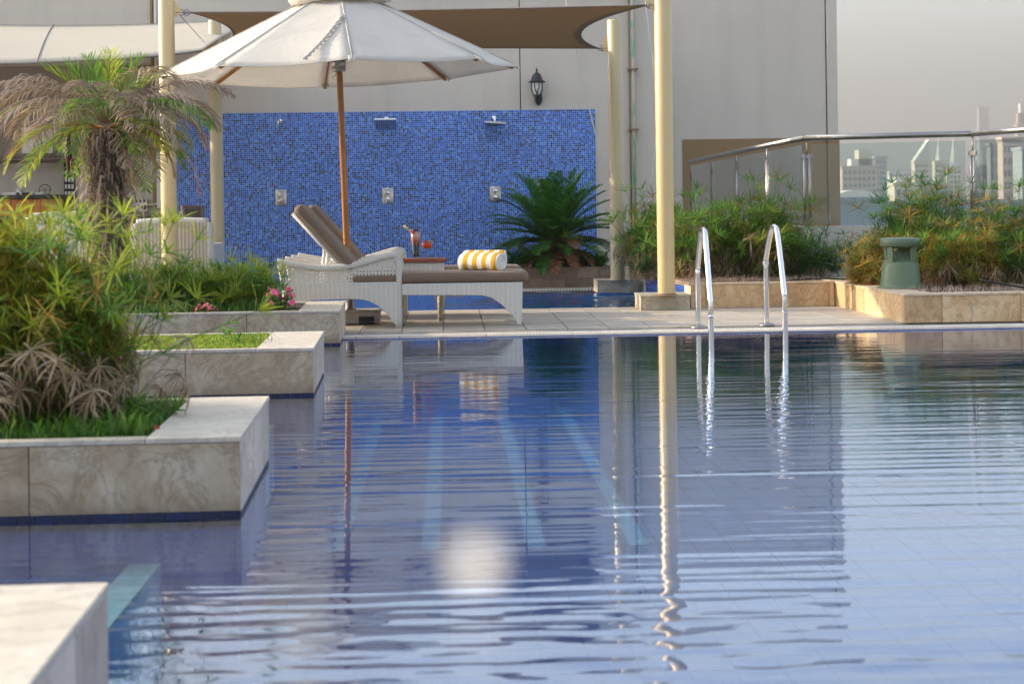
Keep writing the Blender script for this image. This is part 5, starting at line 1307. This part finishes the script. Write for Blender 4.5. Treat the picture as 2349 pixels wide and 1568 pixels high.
# remove the unused unit-height variants
def variants(*a, **k): return []
def blades(name, label, cat, pts, hmin, hmax, wd, mat, seed=1, parent=None, lean=.5, segs=2):
    r = random.Random(seed); b = MB()
    for p in pts:
        a_ = r.uniform(0, 2*PI); h = r.uniform(hmin, hmax); D = Vector((math.cos(a_), math.sin(a_), 0)); s_ = Vector((-D.y, D.x, 0)); p = Vector(p)
        l_ = lean*r.random(); P_ = [p, p+Vector((0, 0, h*.55))+D*h*l_*.3, p+Vector((0, 0, h*(1-.3*l_)))+D*h*l_]
        b.strip(P_, [wd*.5, wd*.4, .0003], s_)
    o = b.build(name, mat, parent)
    if label: tag(o, label, cat, None, 'stuff')
    return o
def mass(t, rx, ry, h, n, ll, lw, cols, seed, lowdry=.62, nl=13, off=(0, 0)):
    # the rest of the leaves of a clump, too many to pick apart: one part
    r = random.Random(seed); b = MB()
    for _ in range(n):
        rr = r.random()**.45; a_ = r.uniform(0, 2*PI); env_ = h*(1-.42*rr*rr)*r.uniform(.85, 1.05); q_ = r.random()**.75; z_ = max(.03, env_*q_)
        wd_ = .8+.25*math.sin(PI*min(1, q_)); c = Vector((off[0]+rr*rx*wd_*math.cos(a_), off[1]+rr*ry*wd_*math.sin(a_), z_))
        dryp = lowdry if q_ < .5 else .10; dry = r.random() < dryp; mi = 2 if dry else (0 if r.random() < .6 else 1)
        T = Vector((math.cos(a_)*rr*.6, math.sin(a_)*rr*.6, 1-.5*rr if not dry else .25)).normalized(); u_, v_ = fr(T)
        for k in range(nl if not dry else nl-4):
            a2 = 2*PI*k/nl+r.uniform(-.3, .3); el = r.uniform(.2, 1.0) if not dry else r.uniform(-.9, .4)
            o_ = u_*math.cos(a2)+v_*math.sin(a2); d = o_*math.cos(el)+T*math.sin(el); L_ = ll*r.uniform(.55, 1.1)
            g_ = .12 if not dry else .7; p1 = c+d*L_*.5; p2 = p1+(d+Vector((0, 0, -g_))).normalized()*L_*.5
            sd = d.cross(Vector((.1, .2, 1))).normalized(); b.strip([c, p1, p2], [lw*.25, lw*.5, .0003], sd, mi=mi)
    o = b.build('foliage', [M[cols[0]], M[cols[1]], M[cols[2]]], t); o['kind'] = 'stuff'; return o
def addmass(px, Y, *a, **k):
    best = min([o for o in COL.objects if o.type == 'EMPTY' and o.name.startswith('papyrus_clump')], key=lambda o: (o.location-atY(px, Y)).length); return mass(best, *a, **k)
# right side: behind the grab rails
Z = RZ-.02
def mid(px, py, dy=0): p = at(px, py, z=Z); return Vector((p.x, p.y+dy, Z))
def atY(px, Y): p = at(px, 600, Y=Y); return Vector((p.x, Y, Z))
clump('tall papyrus clump between the two right-hand cream posts, dry at its base', atY(1500, 17.4), .25, .6, 280, .16, .88, {'g': 4, 'y': 1, 'x': 4, 'd': 1}, .17, .0075, 11)
clump('papyrus clump directly right of the front cream post, behind the left grab rail', atY(1620, 16.2), .36, .42, 295, .12, .86, {'g': 4, 'y': 1, 'x': 5, 'd': 1}, .17, .0075, 12)
clump('papyrus clump behind the right grab rail, its tallest stems against the glass', atY(1755, 16.1), .34, .4, 295, .12, .95, {'g': 4, 'y': 2, 'x': 5, 'l': 1}, .17, .0075, 13)
clump('thin low papyrus clump in front of the white parapet, right of the grab rails', atY(1855, 16.0), .24, .3, 60, .16, .52, {'g': 3, 'd': 4, 'x': 1}, .15, .007, 14)
clump('small scattered papyrus shoots at the corner between the two beige planters', atY(1950, 16.0), .22, .3, 26, .14, .42, {'g': 3, 'd': 4}, .13, .006, 15)
clump('bronze and yellow papyrus clump left of the green speaker', atY(2015, 14.4), .24, .4, 140, .1, .48, {'y': 5, 'g': 2, 'r': 2}, .14, .007, 16)
clump('tall dark green papyrus clump rising behind the green speaker', atY(2120, 14.9), .42, .5, 295, .14, .95, {'g': 5, 'd': 3, 'y': 3, 'x': 1}, .16, .0075, 17)
clump('orange-tinged dry papyrus clump right of the green speaker', atY(2200, 13.95), .36, .4, 295, .09, .56, {'y': 3, 'x': 4, 'r': 3, 'g': 2}, .14, .007, 18)
clump('dense papyrus clump at the right edge of the photo', atY(2320, 14.3), .36, .5, 295, .09, .84, {'g': 4, 'y': 3, 'x': 3, 'd': 1}, .15, .007, 19)
addmass(1500, 17.4, .24, .5, .74, 240, .14, .0075, ('green', 'green_lime', 'dry'), 611)
addmass(1620, 16.2, .36, .40, .70, 300, .14, .0075, ('green', 'yellow', 'dry'), 612, .75)
addmass(1755, 16.1, .34, .38, .76, 300, .14, .0075, ('green', 'green_lime', 'dry'), 613, .7)
addmass(1855, 16.0, .22, .26, .40, 60, .12, .007, ('green', 'green_deep', 'dry'), 614, .3)
addmass(2015, 14.4, .26, .36, .44, 200, .12, .0065, ('yellow', 'green_lime', 'rust'), 616, .3)
addmass(2120, 14.9, .42, .42, .80, 380, .14, .0075, ('green', 'green_lime', 'dry'), 617, .35)
addmass(2200, 13.95, .36, .36, .46, 340, .12, .0065, ('yellow', 'green_lime', 'dry'), 618, .6)
addmass(2320, 14.3, .38, .42, .72, 340, .13, .007, ('green', 'yellow', 'dry'), 619, .5)
# low litter of dry blades under them
def scatter(n, x0, x1, y0, y1, z, seed): r = random.Random(seed); return [(r.uniform(x0, x1), r.uniform(y0, y1), z) for _ in range(n)]
blades('dry_leaf_litter', 'dry fallen papyrus leaves matted under the clumps behind the grab rails', 'leaf litter', scatter(2600, RQ.x+.05, RQ.x+1.25, RQ.y+.13, RQ.y+1.1, Z, 5), .02, .09, .005, M['dry_grey'], 5, lean=2.2)
blades('dry_leaf_litter', 'dry papyrus leaves matted around the green speaker', 'leaf litter', scatter(2600, RP.x+.2, RP.x+2.2, RP.y+.18, RP.y+1.2, Z, 6), .02, .08, .005, M['dry_grey'], 6, lean=2.2)
b = MB(); p0_ = Vector((RQ.x+.9, RQ.y+.15, Z+.02)); b.tube(smoothpath([p0_, p0_+Vector((.3, .03, .02)), p0_+Vector((.6, -.01, .01)), p0_+Vector((.75, .3, .02))], 5), .009, 6); tag(b.build('irrigation_pipe', M['black_plastic'], smooth=True), 'thin black irrigation pipe lying along the low planter behind the right rail', 'pipe')
b = MB(); p0_ = Vector((RP.x+.75, RP.y+.45, Z+.10)); b.tube(smoothpath([p0_, p0_+Vector((.2, -.1, -.04)), p0_+Vector((.45, -.2, -.08)), p0_+Vector((.75, -.2, -.08)), p0_+Vector((1.1, -.18, -.08))], 5), .009, 6); tag(b.build('irrigation_pipe', M['black_plastic'], smooth=True), 'thin black irrigation pipe lying in the planter right of the speaker', 'pipe')

# cycad behind the splash pool
def pinnate(L_, e0, droop, nl, ll, lw, side_ang, hang, mats, seed, ll_taper=.55, start=.12, rw=.006, jit=.06, twist=0):
    r = random.Random(seed); b = MB(); N = 14; P_ = [Vector((0, 0, 0))]; 
    for i in range(N):
        u = (i+.5)/N; e = e0-droop*u**1.3; P_.append(P_[-1]+Vector((math.cos(e), 0, math.sin(e)))*L_/N)
    b.tube(P_, [rw*(1-.8*i/N) for i in range(N+1)], 5, mi=0)
    for s_ in (-1, 1):
        for k in range(nl):
            u = start+(1-start)*(k+r.uniform(-.3, .3))/nl; u = min(.995, max(start, u)); f_ = u*N; i = min(N-1, int(f_)); p = P_[i].lerp(P_[i+1], f_-i); T = (P_[i+1]-P_[i]).normalized()
            S_ = Vector((0, 1, 0))*s_; U_ = T.cross(S_)*(-s_) if False else Vector((-T.z, 0, T.x))
            sa = side_ang+r.gauss(0, jit); d = (T*math.cos(sa)+S_*math.sin(sa)+U_*(.25+r.gauss(0, jit))).normalized()
            prof = math.sin(PI*min(1, (u-start)/(1-start)*.85+.15))**ll_taper; L2 = ll*prof*r.uniform(.8, 1.1)
            pts = [p]; dd = d.copy()
            for q_ in range(3): pts.append(pts[-1]+dd*L2/3); dd = (dd+Vector((0, 0, -1))*hang*r.uniform(.6, 1.3)).normalized()
            sd = T.cross(dd).cross(dd); 
            wv = (T-dd*T.dot(dd)); wv = wv.normalized() if wv.length > .01 else Vector((0, 0, 1))
            b.strip(pts, [lw*.35, lw*.5, lw*.4, .0004], wv, mi=1)
    return b.mesh('frond', mats)
cyc = thing('cycad', 'big dark green cycad with a few rusty fronds in front of the mosaic', 'plant', (at(1272, 600, Y=BY+.38).x, BY+.38, RZ))
b = MB(); b.lathe([(.0, 0), (.15, 0), (.17, .12), (.15, .28), (.08, .36), (0, .38)], n=18)
r = random.Random(3)
for k in range(90):
    a_ = r.uniform(0, 2*PI); z_ = r.uniform(.02, .33); rr = .15; d = Vector((math.cos(a_), math.sin(a_), .5)); b.strip([Vector((rr*math.cos(a_), rr*math.sin(a_), z_)), Vector((rr*math.cos(a_), rr*math.sin(a_), z_))+d*.05, Vector((rr*math.cos(a_), rr*math.sin(a_), z_))+d*.08], [.02, .014, .001], Vector((-math.sin(a_), math.cos(a_), 0)))
b.build('trunk', M['bark'], cyc)
for ring, (n, e0, L_, z_) in enumerate([(15, 1.35, .84, .37), (21, 1.0, .86, .35), (23, .62, .82, .32), (21, .25, .76, .28), (16, -.08, .62, .22)]):
    for k in range(n):
        a_ = 2*PI*k/n+ring*.31+r.gauss(0, .07); rusty = ring >= 4 and r.random() < .55 or (ring == 3 and r.random() < .22)
        me = pinnate(L_*r.uniform(.88, 1.08), e0+r.gauss(0, .08), .5+.13*ring, 46, .145, .014, .95, .05, [M['rust' if rusty else 'green_deep'], M['rust' if rusty else 'green_deep']], 100+ring*30+k, .5, .1, .008)
        link_mesh('frond', me, cyc, (.06*math.cos(a_), .06*math.sin(a_), z_), (0, 0, a_))
# low plants under the cycad
gz = RZ+.0
clump('leafy papyrus shoots growing out under the cycad on its left', Vector((cyc.location.x-.35, BY+.2, gz)), .28, .12, 34, .08, .28, {'g': 3, 'd': 4}, .13, .009, 23)
clump('thin light green papyrus stems poking through the cycad fronds', Vector((cyc.location.x+.12, BY+.12, gz)), .16, .08, 12, .3, .62, {'l': 1, 'g': 2}, .17, .006, 24)
clump('low green shoots under the right side of the cycad', Vector((cyc.location.x+.45, BY+.2, gz)), .22, .12, 30, .08, .24, {'d': 4, 'g': 3, 'r': 1}, .12, .009, 25)
clump('bright green leafy rosette in front of the cycad trunk', Vector((cyc.location.x-.03, BY+.13, gz)), .1, .04, 14, .04, .09, {'l': 1}, .05, .012, 26, name='leafy_rosette', group='small leafy plants under the cycad')
clump('orange croton leaves glowing in the shade right of the cycad trunk', Vector((cyc.location.x+.24, BY+.24, gz)), .08, .05, 14, .12, .28, {'r': 3, 'y': 2}, .09, .022, 27, nl=7, name='croton', group='small leafy plants under the cycad')
def flower_cluster(label, c, rx, rz_, n, size, seed, mat='pink', leaves=True, group=None, ry=.05):
    r = random.Random(seed); t = thing('flower_cluster', label, 'flowers', c, 0, group)
    for k in range(n):
        b = MB(); sc = size*r.uniform(.75, 1.15); vs_ = [(0, 0, -sc*.35)]; m_ = 20
        for i in range(m_):
            a_ = 2*PI*i/m_; rr = sc*(.82+.18*math.cos(5*a_)); vs_.append((rr*math.cos(a_), rr*math.sin(a_), sc*.10*math.sin(5*a_+1)))
        b.add(vs_, [(0, i+1, (i+1) % m_+1) for i in range(m_)]); b.tube([(0, 0, -sc*.3), (0, 0, -sc*1.3)], sc*.12, 5, mi=1)
        o = b.build('blossom', [M[mat], M['green']], t); o.location = (r.uniform(-rx, rx), r.uniform(-ry, ry)-.02, rz_*r.uniform(.25, 1)); o.rotation_euler = (r.uniform(.3, 1.4), r.uniform(-.5, .7), r.uniform(0, 6))
    if leaves:
        b = MB()
        for k in range(n*16):
            p = Vector((r.uniform(-rx, rx), r.uniform(-ry, ry), rz_*r.uniform(0, .85))); a_ = r.uniform(0, 2*PI); d = Vector((math.cos(a_), math.sin(a_), r.uniform(-.2, .8))).normalized(); L_ = size*r.uniform(.7, 1.3)
            b.strip([p, p+d*L_*.5, p+d*L_], [.002, size*.28, .001], Vector((-math.sin(a_), math.cos(a_), 0)))
        for k in range(n): 
            x_ = r.uniform(-rx, rx); b.tube([(x_*.4, 0, 0), (x_, 0, rz_*.8)], .003, 4)
        b.build('leaves', M['green'], t)
    return t
flower_cluster('small pink petunia beside the towel, in the brick planter', Vector((at(1163, 600, Y=BY+.2).x, BY+.2, gz)), .05, .09, 4, .025, 41)
flower_cluster('red blossom low at the right foot of the cycad', Vector((cyc.location.x+.34, BY+.12, gz)), .05, .06, 3, .025, 42, 'redflower')

# ---- planter nearest the loungers: palm, papyrus grass, petunias
P1y = .61
def onp(i, px, ly): # point inside planter i at picture column px and depth ly
    t, c = PL[i]; Y = c.y+ly; x_ = at(px, 700, Y=Y).x; return Vector((x_, Y, PH-.02))
clump('fresh green papyrus grass in the farthest planter, left of the pink flowers', onp(3, 432, .62), .28, .3, 150, .14, .36, {'g': 6, 'l': 4, 'x': 1}, .13, .006, 31)
clump('tall light green papyrus tufts in front of the post in the farthest planter', onp(3, 535, .6), .22, .3, 95, .14, .38, {'g': 5, 'l': 5}, .15, .006, 32, hfun=None)
clump('lone papyrus tuft leaning right beside the big pink petunias', onp(3, 612, .55), .07, .12, 12, .2, .34, {'l': 3, 'g': 3}, .14, .007, 33)
clump('papyrus growth at the foot of the palm trunk', onp(3, 330, .62), .3, .3, 90, .12, .34, {'g': 5, 'l': 2, 'x': 3}, .14, .007, 34)
blades('ground_cover', 'low dark green leafy ground cover in the farthest planter', 'ground cover', [tuple(onp(3, rnd.uniform(300, 640), rnd.uniform(.15, 1.05))) for _ in range(2600)], .03, .12, .008, M['grass'], 9, lean=1)
flower_cluster('deep pink petunias low on the planter rim under the papyrus', onp(3, 474, .14), .075, .07, 9, .026, 43, group='pink petunias in the farthest planter')
flower_cluster('largest bunch of pink petunias beside the lounger', onp(3, 643, .2), .11, .17, 20, .028, 44, group='pink petunias in the farthest planter', ry=.08)
# palm
pc = onp(3, 252, .66); 
palm = thing('palm', 'short pygmy date palm with drooping dry fronds and shaggy trunk', 'palm', pc)
ztop = at(245, 300, Y=pc.y).z-pc.z
b = MB(); N = 14
b.lathe([(.145+.03*math.sin(i*1.1)*.5-.025*i/N*.5, ztop*i/N) for i in range(N+1)]+[(.0, ztop+.02)], n=20); b.build('trunk', M['bark'], palm, smooth=True)
r = random.Random(12); lb = MB(); lf = MB()
for k in range(420):
    z_ = ztop*(k/420)**.95; a_ = k*2.39996+r.gauss(0, .15); rr = .135; o_ = Vector((math.cos(a_), math.sin(a_), 0)); s_ = Vector((-o_.y, o_.x, 0)); p = o_*rr+Vector((0, 0, z_)); L_ = r.uniform(.06, .15)
    up = r.uniform(.3, 1.0); P_ = [p, p+o_*L_*.35+Vector((0, 0, L_*.35*up)), p+o_*L_*.8+Vector((0, 0, L_*.35*up)), p+o_*L_*1.05+Vector((0, 0, -L_*.25)), p+o_*L_*1.0+Vector((0, 0, -L_*.75))]
    (lb if k % 2 else lf).strip(P_, [.016, .011, .008, .006, .002], s_)
    for q_ in range(5):
        aa = a_+r.gauss(0, .3); o2 = Vector((math.cos(aa), math.sin(aa), 0)); p2 = o2*.13+Vector((0, 0, z_+r.uniform(-.03, .03))); l2 = r.uniform(.04, .1); lf.strip([p2, p2+o2*l2*.6+Vector((0, 0, l2*r.uniform(-.2, .6))), p2+o2*l2+Vector((0, 0, l2*r.uniform(-.9, .3)))], [.004, .003, .0005], Vector((-o2.y, o2.x, 0)))
o = lb.build('leaf_base', M['dry'], palm); o['kind'] = 'stuff'; o = lf.build('trunk_fibre', M['dry_grey'], palm); o['kind'] = 'stuff'
hubz = ztop+.03
def frond(az, e0, L_, droop, nl, ll, mat, hang, rw='petiole', lw=.0075, seed=0, z_=0, sa=.85):
    me = pinnate(L_, e0, droop, nl, ll, lw, sa, hang, [M[rw], M[mat]], seed, .6, .18, .007, .12)
    a_ = math.radians(az); link_mesh('frond', me, palm, (.03*math.cos(a_), .03*math.sin(a_), hubz+z_), (0, 0, a_))
k = 0
for i in range(15):                    # young upright fronds
    k += 1; frond(i*24+r.uniform(-8, 8), r.uniform(.75, 1.35), r.uniform(.38, .62), r.uniform(.35, .8), 26, .20, 'green' if i % 3 else 'green_lime', .05, 'green', seed=200+k, z_=.06, sa=.5, lw=.006)
for i in range(26):                    # dry arching fronds
    k += 1; frond(i*13.8+r.uniform(-6, 6), r.uniform(.5, .95), r.uniform(.85, 1.16), r.uniform(1.35, 2.1), 52, .27, ('dry_grey', 'dry_grey', 'dry', 'dry_grey', 'green')[i % 5], .55, 'dry', seed=200+k, z_=.03, lw=.010)
for i in range(17):                    # lower green and yellowing fronds hanging down
    k += 1; frond(-55+i*18+r.uniform(-5, 5), r.uniform(-.05, .4), r.uniform(.6, .95), r.uniform(1.2, 1.7), 36, .22, ('green', 'green_lime', 'green', 'yellow', 'green_lime')[i % 5], .25, 'petiole', seed=200+k, z_=-.01, lw=.011)
for az, L_ in ((-60, .55), (-40, .75), (-10, .98)):
    k += 1; frond(az, .1, L_, 1.75, 34, .18, 'yellow' if az < -60 else 'dry_grey', .3, 'petiole', seed=300+k, z_=-.03)
b = MB(); c_ = Vector((0, 0, hubz-.05)); sgn = [(-.02, -.05, 0), (-.12, -.1, .07), (-.24, -.12, .02), (-.265, -.12, -.12)]
P_ = smoothpath([c_+Vector(q_) for q_ in sgn], 5); b.tube(P_, .005, 6); e = P_[-1]
b.build('spathe_stalk', M['spathe'], palm, smooth=True)
b = MB(); b.lathe([(.002, 0), (.016, -.04), (.026, -.11), (.024, -.18), (.012, -.26), (.001, -.32)], e+Vector((0, 0, .12)), 10); b.build('spathe', M['spathe'], palm, smooth=True)

# ---- mossy planter
t, c = PL[2]
pts = [tuple(onp(2, rnd.uniform(120, 660), rnd.uniform(.07, 1.08))) for _ in range(16000)]
lim = lambda p: (Vector((p[0], p[1], 0))-Vector((c.x, c.y, 0))).dot(Vector((math.cos(.03), math.sin(.03), 0))) < -.31
blades('moss', 'mat of bright green moss filling the third planter', 'moss', [p for p in pts if lim(p)], .012, .035, .006, M['moss'], 14, lean=.9)
blades('grass_sprig', 'thin grass sprigs standing up out of the moss', 'grass', [tuple(onp(2, rnd.gauss(590, 22), rnd.uniform(.2, .6))) for _ in range(40)], .05, .14, .004, M['grass'], 15, lean=.9)
clump('single small papyrus shoot standing out of the moss', onp(2, 534, .5), .03, .03, 4, .08, .17, {'g': 1}, .05, .005, 35)
# ---- planter with the big papyrus clump
t, c = PL[1]
pts = [tuple(onp(1, rnd.uniform(-60, 470), rnd.uniform(.07, 1.05))) for _ in range(9000)]
t1 = c; lim = lambda p: (Vector((p[0], p[1], 0))-Vector((t1.x, t1.y, 0))).dot(Vector((math.cos(.03), math.sin(.03), 0))) < -.31
blades('grass', 'soft green grass filling the second planter under the papyrus', 'grass', [p for p in pts if lim(p)], .02, .06, .006, M['grass'], 16, lean=1)
blades('weed_leaves', 'broad weedy leaves in the second planter', 'weeds', [tuple(onp(1, rnd.uniform(-60, 330), rnd.uniform(.1, .9))) for _ in range(500)], .04, .12, .018, M['green'], 17, lean=1.2)
flower_cluster('fallen red blossoms lying in the grass of the second planter', onp(1, 330, .22)+Vector((0, 0, .0)), .06, .035, 7, .012, 45, 'redflower', leaves=False, ry=.04)
bc = onp(1, 5, .60)
big = thing('papyrus_clump', 'large blurred papyrus clump in the left foreground, green on top and dry below', 'plant', bc, 0, 'papyrus clumps')
r = random.Random(77)
def bigstem(h, lean, kind, seed, dr, nl=17, ll=.115, lw=.0068):
    mm = {'g': ('green', 'green'), 'l': ('green', 'green_lime'), 'y': ('green', 'yellow'), 'x': ('dry', 'dry'), 'z': ('dry_grey', 'dry_grey')}[kind]
    return whorl_stem(h, lean, nl, ll, lw, dr, seed, [M[mm[0]], M[mm[1]]], curl=.25)
pool_ = {}
for kind, hs_, dr in (('g', (.42, .56, .66, .74), .1), ('l', (.45, .60, .70, .78), .0), ('y', (.35, .48, .6), .3), ('x', (.2, .28, .36, .42), .8), ('z', (.18, .26, .34, .4), .95)):
    pool_[kind] = [bigstem(h, .3+.3*(i % 3), kind, 400+i*3+hash_(kind), dr) for i, h in enumerate(hs_*2)]
for n_ in range(290):
    kind = r.choices('glyxz', [5, 8, 4, 6, 2])[0]; a_ = r.uniform(0, 2*PI); rr = math.sqrt(r.random()); x_, y_ = rr*.44*math.cos(a_), rr*.32*math.sin(a_)
    tl = rr*(.20 if kind in 'gly' else .6)+abs(r.gauss(0, .06)); Rm = Matrix.Rotation(tl, 3, Vector((-math.sin(a_), math.cos(a_), 0))) @ Matrix.Rotation(r.uniform(0, 2*PI), 3, 'Z')
    link_mesh('papyrus_stem', r.choice(pool_[kind]), big, (x_, y_, -.02), Rm.to_euler(), (1, 1, 1))
mass(big, .44, .30, .74, 950, .13, .0072, ('green_lime', 'yellow', 'dry'), 620, .8, 14, (-.02, 0))
for (lean_, az, h_, kind) in ((1.05, -10, 3, 'l'), (1.28, 8, 4, 'g'), (1.3, 0, 4, 'z')):
    a_ = math.radians(az); Rm = Matrix.Rotation(lean_, 3, Vector((-math.sin(a_), math.cos(a_), 0))) @ Matrix.Rotation(r.uniform(0, 6), 3, 'Z'); link_mesh('papyrus_stem', pool_[kind][h_ % len(pool_[kind])], big, (.15, -.05, .03), Rm.to_euler(), (1.1, 1.1, 1.1))

# ================================================================== GLOW IN THE WATER (added globe standing in for the sun's reflection)
def glowmat():
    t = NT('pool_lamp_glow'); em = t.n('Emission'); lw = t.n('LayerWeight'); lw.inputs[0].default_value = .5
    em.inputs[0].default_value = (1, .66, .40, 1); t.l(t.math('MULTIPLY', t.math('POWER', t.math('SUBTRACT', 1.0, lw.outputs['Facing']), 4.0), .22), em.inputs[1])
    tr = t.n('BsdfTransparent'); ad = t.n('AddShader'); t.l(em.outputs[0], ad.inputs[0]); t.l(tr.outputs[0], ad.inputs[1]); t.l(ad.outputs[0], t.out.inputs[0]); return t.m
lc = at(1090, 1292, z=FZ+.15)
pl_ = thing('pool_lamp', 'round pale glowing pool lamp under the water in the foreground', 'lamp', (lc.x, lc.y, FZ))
b = MB(); b.lathe([(.20*math.sin(PI*i/16), .15-.20*math.cos(PI*i/16)) for i in range(17)], n=36); b.build('globe', glowmat(), pl_, smooth=True)

# ================================================================== HAZE
def hazemat():
    t = NT('haze_air'); t.t.nodes.remove(t.p); v = t.n('VolumePrincipled'); v.inputs['Color'].default_value = (.47, .475, .49, 1); v.inputs['Density'].default_value = HAZE; v.inputs['Anisotropy'].default_value = .2
    t.l(v.outputs[0], t.out.inputs['Volume']); return t.m
HAZE = .0007
b = MB(); b.box((-5000, -5000, -46.5), (5000, 5000, 380)); hz = tag(b.build('haze', hazemat()), None, None, None, 'stuff')
